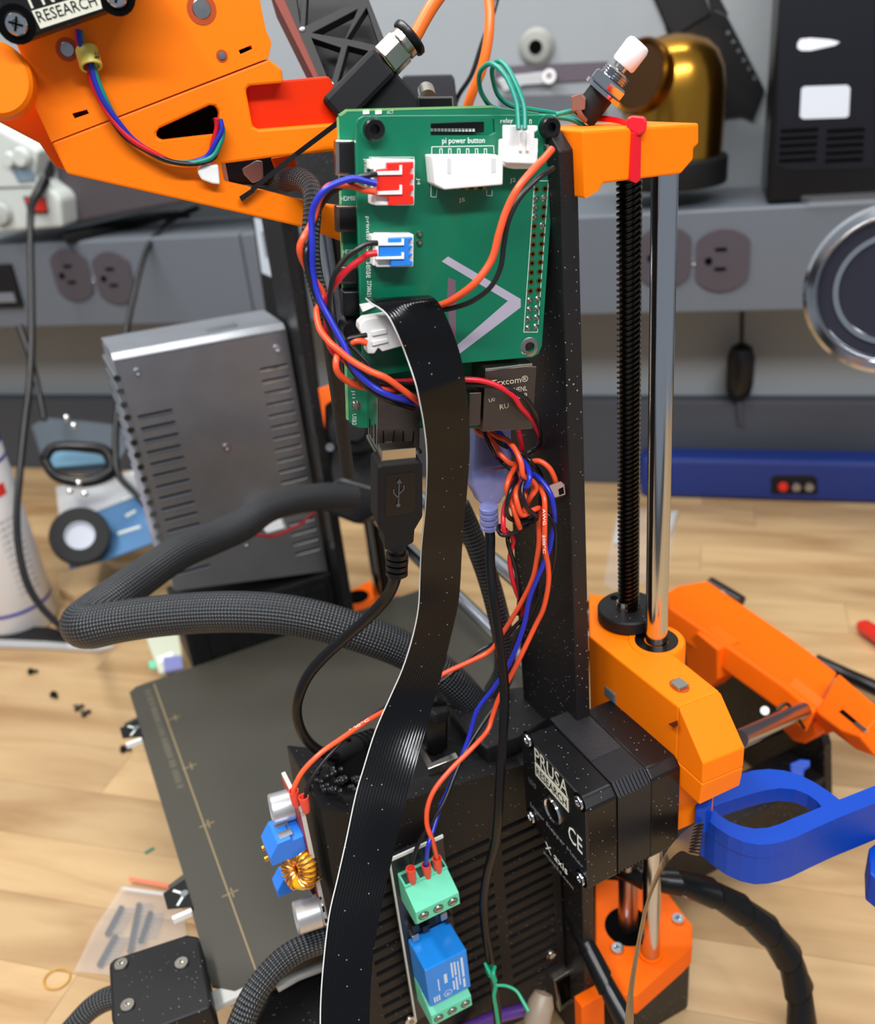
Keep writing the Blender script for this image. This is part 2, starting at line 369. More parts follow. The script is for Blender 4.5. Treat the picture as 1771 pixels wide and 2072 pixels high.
# far side rods and bracket
MB().cyl(G(-318, 2, 46), G(-318, 2, 394), 4, n=24).build('smooth_rod', chrome, pf, smooth=True)
MB().cyl(G(-301, 2, 46), G(-301, 2, 394), 3.8, n=24).build('lead_screw', screwm, pf, smooth=True)
MB().px(PZ(72), [(688, 1205), (760, 1168), (826, 1218), (735, 1252), (700, 1248)], 12).build('bottom_bracket', orange2, pf, bev=.8)
MB().lathe(on(PZ(72), 722, 1208), Z, [(0, .6), (9, .6), (9, 0)], 24).build('bracket_hole', voidm, pf)
screw(on(PZ(72), 803, 1214), Z, 3.6, chrome, pf, h=2)
MB().g((-335, -20, 0), (-293, 22, 59)).build('z_motor', motorm, pf, bev=2)
# base extrusions and y rods, front plate
for u in (-62, -262): MB().g((u-14, -36, 8), (u+14, 165, 38)).build('base_extrusion', blackf, pf, bev=1)
for u in (-82, -242): MB().cyl(G(u, -150, 52), G(u, 160, 52), 4, n=24).build('y_rod', chrome, pf, smooth=True)
plF = PV(160)
MB().prism([on(plF, *q) for q in [(1356, 1230), (1470, 1330), (1570, 1405), (1632, 1432), (1656, 1470), (1668, 1510)]]+[G(-44, 160, 12), G(-50, 160, 3), G(-170, 160, 3)], Vv*6).build('front_plate', blackf, pf, bev=.8)
fh = MB().px(PV(146), [(1560, 1446), (1590, 1424), (1612, 1428), (1648, 1462), (1650, 1488), (1628, 1505), (1606, 1500), (1578, 1470)], 13).build('rod_holder', orange2, pf, bev=1.2)
MB().cyl(P(1497, 1495, 405), P(1626, 1436, 470), 4, n=28).build('y_rod', steel, pf, smooth=True)
w, r = path([(1572, 1437, 460, 7), (1592, 1424, 461, 7), (1606, 1440, 456, 7), (1618, 1458, 456, 7), (1628, 1474, 458, 7)]); MB().tube(w, r, 8).build('rod_tie', blackd, pf, smooth=True)
screw(P(1548, 1438, 470), (CAM-P(1548, 1438, 470)).normalized(), 2.4, steel, pf, h=3)
MB().px(PV(120), [(1385, 1300), (1410, 1280), (1452, 1315), (1452, 1375), (1425, 1400), (1390, 1370)], 16).build('corner_bracket', orange2, pf, bev=1)
lc = thing('display_cover', 'long orange slanted display housing at the front of the printer', 'display housing', G(-120, 185, 40))
pL = P3((1360, 1200, 560), (1650, 1440, 470), (1430, 1176, 585))
MB().px(pL, [(1352, 1196), (1372, 1184), (1432, 1174), (1610, 1296), (1695, 1360), (1650, 1441), (1588, 1389), (1460, 1300), (1354, 1228)], 14).build('cover_shell', orange2, lc, bev=1.5)
pL2 = P3((1650, 1441, 470), (1695, 1360, 484), (1740, 1492, 430))
MB().px(pL2, [(1650, 1441), (1695, 1360), (1775, 1428), (1780, 1445), (1740, 1492), (1700, 1478)], 14).build('cover_end', orange2, lc, bev=1.5)
MB().px(P3((1650, 1441, 474), (1588, 1389, 490), (1700, 1478, 455)), [(1588, 1389), (1650, 1441), (1700, 1478), (1668, 1488), (1600, 1420)], 8).build('cover_lip', orange2, lc, bev=.8)
MB().px(shift(pL2, .3), [(1698, 1440), (1706, 1435), (1752, 1474), (1748, 1480)], 1).build('card_slot', voidm, lc)
lab(MB().px(shift(pL2, 1.2), [(1728, 1462), (1734, 1460), (1756, 1476), (1748, 1480)], 1.3).build('memory_card', nickel, lc), 'bright card edge sticking out of the slot')

# ------------------------------------------------------------------ X axis end
xe = thing('axis_end_carriage', 'orange X axis end block riding on the chrome rod above the motor', 'axis carriage', G(0, 0, 165))
top = PZ(225)
outl = [(1196, 1208), (1250, 1228), (1310, 1236), (1350, 1240), (1380, 1252), (1390, 1275), (1388, 1330), (1338, 1303), (1458, 1399), (1374, 1431), (1206, 1298), (1196, 1290)]
MB().px(top, [(1192, 1200), (1240, 1206), (1310, 1212), (1336, 1302), (1458, 1399), (1374, 1431), (1206, 1298), (1192, 1286)], 58).build('body', orange, xe, bev=.8)
MB().lathe(G(0, 0, 168), Z, [(0, 0), (10.2, 0), (10.6, .6), (10.6, 56.6), (10, 57.4), (8, 57.4), (8, 56), (0, 56)], 48).build('bearing_sleeve', orange, xe, smooth=True)
MB().lathe(G(0, 0, 224), Z, [(7.9, .6), (7.9, 1.4), (4.4, 1.4), (4.4, .6)], 40).build('linear_bearing', screwm, xe, smooth=True)
# slanted end
a0, a1 = on(top, 1374, 1431), on(top, 1458, 1399)
b0, b1 = a0+U*13-Z*15, a1+U*13-Z*15
sl = MB(); c0, c1 = b0-Z*8.6, b1-Z*8.6; k0, k1 = a0-Z*23.6, a1-Z*23.6
sl.add([a0, a1, b1, b0, c1, c0, k1, k0], [(0, 1, 2, 3), (3, 2, 4, 5), (5, 4, 6, 7), (7, 6, 1, 0), (0, 3, 5, 7), (1, 6, 4, 2)])
sl.build('sloped_end', orange, xe, bev=.5)
e0, e1 = c0-Z*.4, c1-Z*.4
sl = MB(); sl.add([e0, e1, e1-Z*9+U*-1, e0-Z*10+U*-1, e0-U*16, e1-U*16, e1-U*16-Z*9, e0-U*16-Z*10], [(0, 1, 2, 3), (0, 4, 5, 1), (3, 2, 6, 7), (0, 3, 7, 4), (1, 5, 6, 2), (4, 7, 6, 5)])
sl.build('tension_block', orange, xe, bev=.5)
nc = on(PZ(225.1), 1375, 1388); MB().prism(circ(nc, U, Vv, 4.0, 2.9), Z*.15).build('nut_recess', mat('recess_orange', (176, 66, 6), .5), xe)
MB().box(nc+Z*.1, U, Vv, Z, (-2.6, -2.3, 0), (2.6, 2.3, 1.2)).build('square_nut', nickel, xe, bev=.3)
MB().px(shift(PV(-19), .1), [(1352, 1465), (1370, 1458), (1372, 1468), (1364, 1473)], .3).build('vent_hole', mat('deep_hole', (110, 34, 4), .6), xe)
lf = thing('lead_screw_nut', 'round black flange nut around the dark threaded rod', 'nut', G(-17, 0, 225))
MB().lathe(G(-17, 0, 225.6), Z, [(4.3, 5.4), (11.2, 5.4), (11.8, 4.8), (11.8, .4), (11.2, 0), (4.3, 0)], 48).build('flange', blackp, lf, smooth=True)
MB().cyl(G(-25, -1, 231), G(-25, -1, 231.15), 1.5, n=16).build('bolt_hole', voidm, lf)
MB().lathe(on(PZ(231), 1260, 1232), Z, [(0, 2.2), (1.1, 2.2), (1.3, 3.6), (2.2, 3.6), (2.5, 3.1), (2.5, 0), (0, 0)], 24).build('bolt', nickel, lf, smooth=True)
# X rods
xr = thing('axis_rod_pair', 'two parallel chrome cross rods running back to the far carriage', 'rods', G(-160, 0, 150))
MB().cyl(G(-45, 1, 150), G(-292, 1, 150), 4, n=24).build('rod', chrome, xr, smooth=True)
MB().cyl(G(-45, 1, 197), G(-292, 1, 197), 4, n=24).build('rod', chrome, xr, smooth=True)
# ------------------------------------------------------------------ X motor
mo = thing('stepper_motor', 'square black stepper motor with maker plate bolted to the orange block', 'motor', G(15, -36, 161))
u0, u1, v0, v1, z0, z1 = -6.5, 36, -56.5, -17.2, 160, 203
def chsq(v, k=3.2):
    return [G(a, v, b) for a, b in ((u0+k, z0), (u1-k, z0), (u1, z0+k), (u1, z1-k), (u1-k, z1), (u0+k, z1), (u0, z1-k), (u0, z0+k))]
MB().prism(chsq(v0), Vv*12.5).build('rear_cap', motorm, mo, bev=.8)
mid = MB()
for i in range(19): mid.prism(chsq(v0+12.7+i*.72, 4.2 if i % 2 else 3.4), Vv*.62)
lab(mid.build('lamination_stack', mat('lamination', (52, 52, 56), .38, .6), mo), 'grey ribbed laminations at the waist of the motor')['kind'] = 'stuff'
MB().prism(chsq(v0+26.5), Vv*(v1-v0-26.5)).build('front_cap', motorm, mo, bev=.8)
MB().g((-6.5, -43.6, 203), (20, -30.6, 203.12)).build('top_laminations', mat('lam_dark', (34, 34, 37), .42, bump=.6, bscale=1600, stretch=(1, 1, 1)), mo)
plm = PV(v0)
for p in ((1070, 1497), (1174, 1623), (1077, 1652), (1177, 1777)):
    c = on(plm, *p); MB().prism(circ(c, U, Z, 3.5), -Vv*.12).build('screw_well', voidm, mo); screw(c-Vv*.1, -Vv, 2.5, chrome, mo, h=1.0)
def ml(p, off=.1): return on(shift(plm, off), *p)
a, b = ml((1084, 1537)), ml((1150, 1634)); X = U
text('PRUSA', ml((1083, 1539)), U, Z, (ml((1149, 1601))-ml((1083, 1539))).dot(U), 6.4, pale, mo)
q0 = ml((1083, 1541)); wq = (ml((1150, 1603))-q0).dot(U)
rp = MB().box(q0, U, -Z, -Vv, (0, 0, 0), (wq, 6.2, .15)).build('name_plate', pale, mo)
text('RESEARCH', q0+U*1+-Z*4.9-Vv*.25, U, Z, wq-2, 3.6, blackd, rp)
c = on(plm, 1119, 1640); MB().lathe(c, -Vv, [(0, .1), (4.0, .1), (4.6, .8), (5.2, .8), (5.4, 0)], 32).build('shaft_boss', chrome, mo, smooth=True)
MB().lathe(c, -Vv, [(0, .35), (3.9, .35), (3.9, .1)], 32).build('shaft_bore', screwm, mo, smooth=True)
text('CE', ml((1151, 1697)), U, Z, 8.6, 7.5, silk, mo)
text('LDO', ml((1071, 1582)), U, Z, 5, 2.4, mat('grey_print', (90, 92, 96), .6), mo)
gp = mat('grey_print_2', (120, 122, 124), .6)
text('X axis', ml((1104, 1716)), U, Z, 15, 3.8, silk, mo)
text('Linear Stepper Motor', ml((1074, 1632)), U, Z, 35, 2.4, gp, mo)
text('prusa3d.com', ml((1101, 1728)), U, Z, 20, 2.4, gp, mo)
tab = MB().box(G(-4, -17.5, 203), U, -Vv, Z, (-3, 0, 0), (4, 1.5, 5)).build('cable_clip', mat('grey_clip', (96, 102, 108), .5), mo, bev=.8)

# ------------------------------------------------------------------ heated bed
hb = thing('heated_bed', 'large dark textured print bed plate low beside the cables', 'print bed', G(-170, -60, 80))
bz = PZ(84)
outb = [(265, 1400), (272, 1386), (300, 1376), (850, 1205), (1100, 1130), (1280, 1330), (1290, 1500), (1000, 1640), (660, 1900), (485, 2002), (455, 2012), (430, 2008), (408, 1960), (374, 1830), (366, 1822), (352, 1832), (345, 1800), (363, 1786), (292, 1518), (285, 1508), (270, 1502), (264, 1486), (282, 1466), (277, 1455)]
bu = [(-296, -178), (-290, -184), (-262, -184)]
pts = [G(-296, -176, 84), G(-292, -181, 84), G(-264, -181, 84), G(-262, -189, 84), G(-250, -189, 84), G(-246, -182, 84), G(-127, -182, 84), G(-124, -190, 84), G(-112, -190, 84), G(-108, -183, 84), G(-66, -184, 84), G(-60, -184, 84), G(-53, -176, 84), G(-53, 40, 84), G(-58, 46, 84), G(-290, 46, 84), G(-296, 40, 84)]
MB().prism(pts, -Z*1.2).build('spring_steel_sheet', bedm, hb)
MB().g((-294, -180, 76), (-54, 44, 81.5)).build('heater_plate', mat('heater_black', (26, 26, 28), .5), hb, bev=1)
for i, (u, v) in enumerate(((-252, -185), (-114, -186))):
    c = G(u, v, 84); MB().prism([c+U*a+Vv*b for a, b in ((-9, 4), (-6, -7), (4, -7), (9, 4))], Z*.6).build('corner_tab', blackd, hb)
    for an in (.9, -.9):
        d = (-Vv*math.cos(an)+U*math.sin(an)*.9); MB().box(c+Vv*2+Z*.7, d, d.cross(Z).normalized(), Z, (0, -.6, 0), (7, .6, .2)).build('arrow_mark', silk, hb)
    MB().cyl(c+Vv*2+Z*.6, c+Vv*2+Z*1.4, 1.9, n=16).build('bed_screw', steel, hb, smooth=True)
    lab(MB().prism([c+U*9-Vv*6, c+U*9+Vv*4, c+U*11+Vv*4, c+U*11-Vv*6], -Z*3).build('clip_edge', whitep, hb), 'white edge below the tab')
MB().g((-58, -186, 80), (-50, -160, 83.5)).build('white_rim', mat('rim_white', (190, 190, 186), .5), hb, bev=.6)
MB().g((-292, -165.7, 84), (-56, -165, 84.06)).build('guide_line', bedtan, hb)
for px in ((387, 1550), (422, 1667), (470, 1806), (355, 1452)):
    c = on(PZ(84.05), *px); MB().box(c, U, Vv, Z, (-.3, -5, 0), (.3, 3, .05)).build('cross_mark', bedtan, hb); MB().box(c, U, Vv, Z, (-3, -.3, 0), (3, .3, .05)).build('cross_mark', bedtan, hb)
mbq = MB(); rz = random.Random(5); uq = -288
while uq < -186: wq_ = rz.uniform(1.2, 3.5); mbq.g((uq, -172, 84), (uq+wq_, -168.6, 84.04)); uq += wq_+rz.choice((.6, .6, 2.2))
mbq.build('faded_marks', mat('sheet_print', (84, 79, 65), .6), hb)
cc = thing('bed_cable_cover', 'black box with three bolts clamping the bed cable', 'cable cover', G(-60, -190, 84))
pc = PZ(97)
MB().px(pc, [(220, 1950), (232, 1938), (378, 1890), (402, 1894), (428, 2030), (424, 2040), (240, 2110), (225, 2060)], 19).build('cover_body', blackp, cc, bev=1.2)
for p in ((246, 1953), (368, 1951), (259, 2036)):
    c = on(pc, *p); MB().lathe(c, Z, [(0, .4), (1.0, .4), (1.2, 1.2), (2.7, 1.2), (3.0, .6), (3.0, 0)], 24).build('bolt', nickel, cc, smooth=True)

MB().px(PZ(50), [(500, 2090), (540, 2010), (600, 1960), (700, 1930), (760, 2000), (760, 2110)], 30).build('rear_plate', blackf, pf, bev=2)
MB().px(PZ(66), [(556, 1988), (600, 1962), (690, 1932), (690, 1944), (604, 1976), (562, 2000)], 3).build('support_edge', MATS['rim_white'], hb, bev=.5)
# ------------------------------------------------------------------ electronics box
eb = thing('electronics_case', 'black slotted electronics case beside the bed under the cables', 'case', G(-35, -90, 25))
pe = PU(-15); slots = []
def slot(v0_, v1_, z_, h=2.6, sl=.0): return [G(-15, v0_, z_), G(-15, v1_, z_+sl), G(-15, v1_, z_+h+sl), G(-15, v0_, z_+h)]
for i in range(16):
    zt = 148-i*6.35
    slots.append(slot(-64, -41, zt))
    if i > 0: slots.append(slot(-98, -69, zt+4))
for i in range(17): slots.append(slot(-124, -112, 168-i*6.6))
out_e = [(650, 1641), (712, 1645), (826, 1617), (1057, 1549), (1128, 1500), (1190, 1476)]
up_ = [on(pe, *q) for q in out_e]; zr = up_[-1].z
ptsE = [G(-15, -137, 28)]+up_[:-1]+[G(-15, -37, 181), G(-15, -37, 28)]
MB().prism(ptsE, -U*2.2, slots).build('vented_door', mat('brown_black_print', (24, 22, 21), .55, spec=.3, bump=.15, bscale=900, dust=.15), eb)
MB().prism([q-U*8 for q in ptsE], -U*32).build('case_body', blackp, eb, bev=1)
rim = MB(); n_ = len(ptsE)
for i in range(n_):
    a, b = ptsE[i]-U*2.2, ptsE[(i+1) % n_]-U*2.2; cen = sum(ptsE, V3())/n_
    ai, bi = a+(cen-a).normalized()*3, b+(cen-b).normalized()*3
    rim.add([a, b, bi, ai, a-U*5.8, b-U*5.8, bi-U*5.8, ai-U*5.8], [(0, 1, 2, 3), (4, 7, 6, 5), (0, 4, 5, 1), (2, 6, 7, 3), (1, 5, 6, 2), (0, 3, 7, 4)])
rim.build('door_rim', blackp, eb)
screw(on(pe, 1115, 1930), U, 3.0, nickel, eb, name='door_bolt', h=1.5); screw(on(pe, 830, 2062), U, 3.0, nickel, eb, name='door_bolt', h=1.5)
pk = PU(-13)
ub = MB().px(pk, [(1122, 1985), (1158, 1962), (1168, 2020), (1133, 2048)], 3).build('usb_socket', nickel, eb, bev=.3)
MB().px(shift(pk, .2), [(1128, 1989), (1155, 1972), (1162, 2016), (1137, 2036)], .3).build('socket_mouth', voidm, ub)
MB().px(shift(pk, .6), [(1140, 1992), (1147, 1988), (1154, 2014), (1147, 2020)], .8).build('socket_tongue', screwm, ub)
# raised hood on top with the square port and barrel plug recess
MB().px(PZ(187), [(845, 1512), (853, 1507), (874, 1542), (866, 1556)], 4).build('port_frame', nickel, eb, bev=.2); MB().px(PZ(187), [(866, 1556), (870, 1545), (922, 1522), (928, 1532)], 4).build('port_frame', nickel, eb, bev=.2)
sq = PZ(183.5)
MB().px(PZ(187), [(905, 1425), (1000, 1395), (1085, 1385), (1132, 1438), (1050, 1490), (985, 1515), (940, 1480)], 8).build('top_hood', blackp, eb, bev=1)
ho = MB().px(PZ(194), [(668, 1560), (690, 1528), (745, 1520), (752, 1556), (700, 1580)], 1.5).build('plug_recess', voidm, eb)
sp = MB()
rg = random.Random(3)
for i in range(34):
    x, yy = rg.uniform(622, 700), rg.uniform(1555, 1605); c = on(PZ(197), x, yy); sp.lathe(c, Z, [(0, 1.6), (.9, 1.3), (1.3, .6), (1.2, 0)], 8)
for i in range(8): c = on(PZ(196), rg.uniform(706, 730), rg.uniform(1575, 1600)); sp.lathe(c, Z, [(0, 1.3), (.9, 1.0), (1.1, 0)], 8)
lab(sp.build('melted_glue', mat('black_glue', (24, 24, 26), .12), eb, smooth=True), 'glossy black blobs of glue')['kind'] = 'stuff'

# ------------------------------------------------------------------ power supply
ps = thing('power_supply', 'silver slotted metal power supply box behind the thick black cable loop', 'power supply', G(-330, -87, 60))
sl = []
for i in range(15):
    z_ = 257-i*7.5
    if z_ > 149: sl.append([G(-300, -133, z_), G(-300, -113, z_-.6), G(-300, -113, z_-2.6), G(-300, -133, z_-2)])
for i in range(18):
    z_ = 268-i*7.5
    if z_ > 135: sl.append([G(-300, -58, z_), G(-300, -41, z_-.6), G(-300, -41, z_-2.6), G(-300, -58, z_-2)])
MB().prism([G(-300, -137, 140), G(-300, -38, 120), G(-300, -38, 287), G(-300, -137, 290)], -U*1.2, sl).build('slotted_cover', psum, ps)
MB().prism([G(-303, -135, 142), G(-303, -40, 122), G(-303, -40, 284), G(-303, -135, 287)], -U*40).build('inner_case', mat('psu_inner', (40, 42, 46), .5), ps)
MB().prism([G(-300, -138, 290), G(-300, -38, 287), G(-304, -38, 290), G(-344, -38, 290), G(-344, -138, 293), G(-304, -138, 293)], Z*1.2).build('top_plate', psum, ps, bev=.4)
MB().px(PZ(292.5), [(318, 690), (475, 652), (482, 658), (325, 697)], .5).build('top_seam', steel, ps)
sd = MB().box(G(-344, -138, 141), U, Vv, Z, (0, 0, 0), (44, 1.2, 150)).build('side_plate', psum, ps)
for i in range(17):
    MB().tube([G(-341, -138.6, 283-i*7.8), G(-299, -138.6, 281-i*7.8)], [2.1, 2.1], 10).build('side_louver', MATS['chrome'], ps, smooth=True)
for h_l in sl: MB().tube([h_l[3]+U*.1, h_l[2]+U*.1], [.55, .55], 6).build('slot_lip', chrome, ps, smooth=True)
for p in ((278, 753), (560, 705), (458, 905), (497, 1100)):
    screw(on(PU(-300), *p), U, 2.3, chrome, ps, h=1)
MB().g((-348, -139, 72), (-298, -36, 119)).build('end_cover', blackp, ps, bev=1.5)
for i in range(7): MB().g((-297.9, -136+i*14, 74), (-296.6, -126+i*14, 112)).build('cover_rib', blackm, ps, bev=.4)
# ------------------------------------------------------------------ far axis end and print head
fe = thing('far_axis_end', 'blurred orange axis end piece on the far rods behind the print head', 'axis carriage', G(-310, 0, 150))
MB().g((-328, -10, 162), (-292, 12, 222)).build('body', orange2, fe, bev=1.5)
MB().px(P3((630, 800, 620), (690, 960, 610), (700, 790, 625)), [(627, 790), (700, 768), (705, 980), (668, 968)], 14).build('side_block', orange2, fe, bev=1)
eh = thing('print_head', 'blurred black print head body where the thick cable loop ends', 'print head', P(710, 950, 560))
hp = P3((650, 820, 575), (770, 1000, 560), (770, 820, 565))
MB().px(hp, [(655, 820), (680, 800), (760, 800), (768, 900), (762, 1040), (700, 1050), (672, 980), (655, 900)], 30).build('head_body', blackm, eh, bev=2)
MB().lathe(P(716, 868, 548), fw and (CAM-P(716, 868, 548)).normalized(), [(0, 6), (7, 6), (9, 2), (14, 1), (16, -6)], 28).build('fan_hub', blackm, eh, smooth=True)
for p in ((688, 840), (682, 778), (668, 905)): screw(P(p[0], p[1], 546), (CAM-P(700, 850, 550)).normalized(), 2.6, steel, eh, h=2)
MB().px(shift(hp, 6), [(655, 985), (690, 965), (760, 985), (770, 1035), (720, 1060), (670, 1040)], 12).build('cable_clamp', blackd, eh, bev=2)
for p in ((688, 988), (660, 1005), (645, 1020)): lab(MB().px(shift(hp, 8), [(p[0]-3, p[1]-3), (p[0]+3, p[1]-3), (p[0]+3, p[1]+3), (p[0]-3, p[1]+3)], 2).build('clamp_stud', steel, eh, bev=.5), 'small shiny stud')
w, r = path([(500, 1078, 500, 5), (550, 1085, 505, 5), (600, 1065, 515, 5), (640, 1035, 525, 5)]); tag(MB().tube(w, r, 8).build('red_wire', wred, smooth=True), 'single bright red wire hanging below the cable loop before the silver box', 'wire')
lab(MB().px(shift(hp, 10), [(514, 1050), (560, 1030), (575, 1068), (540, 1078)], 4).build('connector_block', clear2, eh), 'pale clear connector block')

# ------------------------------------------------------------------ controller board stack (planes fitted to the photograph)
BT = V3((-84.94356, 246.26605, 411.88242)); BN = V3((.48926, -.87114, .04159)); BA = V3((.86705, .48071, -.13093)); BC = V3((.09407, .10012, .99052))
def B(off=0): return (BT+BN*off, BN)
def ab(px, py, off=0): q = on(B(off), px, py)-BT; return q.dot(BA), q.dot(BC)
def bb(a0, c0, a1, c1, n0, n1, mb=None): mb = mb or MB(); return mb.box(BT, BA, BC, BN, (min(a0, a1), min(c0, c1), n0), (max(a0, a1), max(c0, c1), n1))
def bpx(x0, y0, x1, y1, n0, n1, mb=None):
    a = ab(x0, y0, n1); b = ab(x1, y1, n1); return bb(a[0], a[1], b[0], b[1], n0, n1, mb)
def bq(a, c, n): return BT+BA*a+BC*c+BN*n
hat = thing('breakout_board', 'green breakout board with red, blue and white connectors facing the camera', 'circuit board', bq(24, -62, 0))
hole1 = circ(on(B(), 1072, 702), BA, BC, 1.5)
slotp = [on(B(), *q) for q in ((872, 248), (1000, 240), (1002, 268), (990, 274), (872, 274))]
MB().px(B(), [(722, 248), (726, 240), (736, 234), (1095, 232), (1110, 236), (1124, 248), (1128, 262), (1118, 400), (1097, 700), (1090, 716), (1078, 723), (935, 735), (760, 762), (745, 760), (735, 745), (728, 600), (719, 300)], 1.6, [hole1, slotp]).build('board', pcbm, hat, bev=.15)
MB().px(B(.04), [(720, 250), (729, 600), (731, 600), (722, 250)], .1).build('board_glint', pcb2, hat)
MB().lathe(on(B(), 1072, 702), BN, [(1.5, -1.7), (1.5, .15), (2.6, .15), (2.9, 0)], 28).build('hole_ring', tin, hat, smooth=True)
for p in ((755, 262), (1109, 258)):
    c = on(B(), *p); MB().lathe(c, BN, [(3.3, 0), (3.3, .05), (2.8, .05)], 28).build('mount_ring', pcb2, hat)
    MB().lathe(c, BN, [(0, 1.0), (1.2, 1.0), (1.3, 2.9), (2.4, 3.0), (2.75, 2.6), (2.75, 0), (0, 0)], 28).build('cap_screw', blackd, hat, smooth=True)
    MB().cyl(c-BN*12.5, c-BN*1.6, 2.4, n=6).build('standoff', blackd, hat)
rowp = [((1086, 383), (1103, 382)), ((1069, 664), (1085, 661))]
for i in range(16):
    t = i/15
    for j in (0, 1):
        x = rowp[0][j][0]*(1-t)+rowp[1][j][0]*t; yy = rowp[0][j][1]*(1-t)+rowp[1][j][1]*t; c = on(B(), x, yy)
        tn = i in (1, 12, 13, 14, 15) or (i in (2, 3) and j == 0) or (i == 4 and j)
        if tn: MB().lathe(c, BN, [(0, .9), (.35, .8), (.55, .35), (.85, .08), (.95, 0)], 12).build('solder_joint', tin, hat, smooth=True)
        else:
            MB().lathe(c, BN, [(.42, .02), (.45, .1), (.85, .1), (.9, 0)], 12).build('pin_pad', padg, hat, smooth=True)
            MB().cyl(c, c+BN*.03, .42, n=10).build('pin_hole', voidm, hat)
for p in ((1108, 298), (1114, 342)): lab(MB().lathe(on(B(), *p), BN, [(0, 1.6), (.8, 1.4), (1.1, .6), (1.2, 0)], 14).build('solder_joint', tin, hat, smooth=True), 'large solder blob at a wire end')
for p in ((849, 474), (849, 491)): MB().lathe(on(B(), *p), BN, [(0, 1.1), (.5, 1.0), (.9, .3), (1.0, 0)], 12).build('solder_joint', tin, hat, smooth=True)
# printed lines on the board
def line(pts, w=.16, parent=hat, off=.03, m=silk, closed=False):
    mb = MB(); q = [on(B(off), *p) for p in pts]; 
    for a, b in zip(q, q[1:]+([q[0]] if closed else [])):
        d = (b-a).normalized(); mb.box(a, d, BN.cross(d), BN, (-w/2, -w/2, 0), ((b-a).length+w/2, w/2, .03))
    return mb.build('printed_outline', m, parent)
line([(1082, 366), (1110, 366), (1088, 672), (1060, 672)], closed=True)
line([(874, 297), (999, 295), (1000, 310)]); line([(874, 297), (872, 398), (883, 399), (884, 385)]); line([(985, 385), (985, 396), (996, 396), (996, 385)])
for i in range(6): x = 890+i*18; line([(x, 316), (x, 301), (x+5, 301), (x+5, 316)])
line([(748, 325), (748, 318), (838, 318), (838, 330)]); line([(1020, 258), (1019, 280)])
tx = lambda s, p0, p1, h, **k: text_px(s, B(), p0, p1, h, k.pop('m', silk), k.pop('parent', hat), off=.05+k.pop('o', 0))
tx('pi power button', (895, 294), (981, 293), 1.9); tx('relay', (1013, 252), (1038, 251), 1.5); tx('n', (1071, 251), (1076, 251), 1.2)
tx('J5', (929, 411), (941, 410), 1.3); tx('J2', (1032, 371), (1044, 370), 1.3)
def vtext(s, px, py0, py1, h, parent=hat, off=0, m=silk):
    a, b = on(B(off+.05), px, py0), on(B(off+.05), px, py1); X = (b-a).normalized(); text(s, a, X, BN.cross(X), (b-a).length, h, m, parent)
vtext('printer power', 735, 322, 386, 1.3); vtext('printer 5v', 739, 438, 510, 1.3); vtext('sense', 741, 530, 562, 1.3); vtext('2738621', 743, 568, 600, 1.2); vtext('J4', 842, 360, 374, 1.2)
# big printed chevron and bar (flat print on the board)
sil = mat('silver_print', (186, 178, 196), .4, .3)
MB().px(B(.06), [(894, 529), (907, 519), (1054, 605), (1054, 622), (930, 716), (921, 702), (1028, 609)], .04).build('printed_chevron', sil, hat)
MB().px(B(.06), [(907, 562), (922, 567), (923, 690), (912, 704), (905, 600)], .04).build('printed_bar', mat('bar_print', (120, 96, 110), .4, .3), hat)
# wide white 6 pin header
wh = MB().px(B(8), [(874, 314), (1004, 313), (1019, 320), (1018, 374), (900, 384), (880, 374)], 8).build('wide_white_header', whitep, hat, bev=.4)
MB().px(B(8.1), [(905, 320), (913, 320), (913, 352), (905, 350)], .3).build('header_key', mat('white_shade', (206, 208, 210), .5), wh)
MB().px(B(8.1), [(994, 320), (1004, 320), (1004, 348), (994, 350)], .3).build('header_key', MATS['white_shade'], wh)
for i in range(5): x = 905+i*18; MB().px(B(5), [(x, 374), (x+7, 374), (x+7, 384), (x, 384)], 4).build('header_pin', padg, wh)
# relay button header (white, plug inserted from above)
w2 = MB().px(B(6), [(1022, 282), (1090, 280), (1088, 338), (1072, 342), (1040, 342), (1020, 336)], 6).build('white_header', whitep, hat, bev=.4)
# red and blue sideways sockets
def socket(x0, y0, x1, y1, col, name, lbl):
    base = bpx(x0, y0, x1, y1, .1, 5.2).build(name, whitep, hat, bev=.4)
    n = 5; h = (y1-y0); pts = [(x0+26, y0+8), (x1-2, y0+6)]
    for k in range(3): yy = y0+h*(.27+.24*k); pts += [(x1-2, yy-6), (x1-9, yy-5), (x1-9, yy+4), (x1-2, yy+5)]
    pts += [(x1-1, y1-3), (x0+30, y1), (x0+30, y1-16), (x0+6, y1-20), (x0+6, y0+22), (x0+26, y0+20)]
    lab(MB().px(B(6.6), pts, 1.8).build('latch_plate', col, base, bev=.2), lbl)
    for dy in (.28, .70):
        MB().px(B(7.1), [(x0+2, y0+h*dy), (x0+52, y0+h*(dy-.02)), (x0+52, y0+h*(dy-.14)), (x0+57, y0+h*(dy-.14)), (x0+57, y0+h*(dy+.06)), (x0+2, y0+h*(dy+.07))], .6).build('white_rib', whitep, base, bev=.1)
    MB().px(B(7.0), [(x0, y0+h*.28), (x0+5, y0+h*.28), (x0+5, y0+h*.78), (x0, y0+h*.78)], 5).build('white_rib', whitep, base, bev=.1)
    bpx(x0-9, y0+2, x0+3, y0+22, .1, 5).build('side_ear', whitep, base, bev=.3); bpx(x0-6, y1-22, x0+4, y1-2, .1, 5).build('side_ear', whitep, base, bev=.3)
    return base
socket(757, 321, 839, 416, redc, 'red_connector', 'bright red plate with white ribs')
socket(761, 474, 837, 540, bluec, 'blue_connector', 'bright blue plate with white ribs')
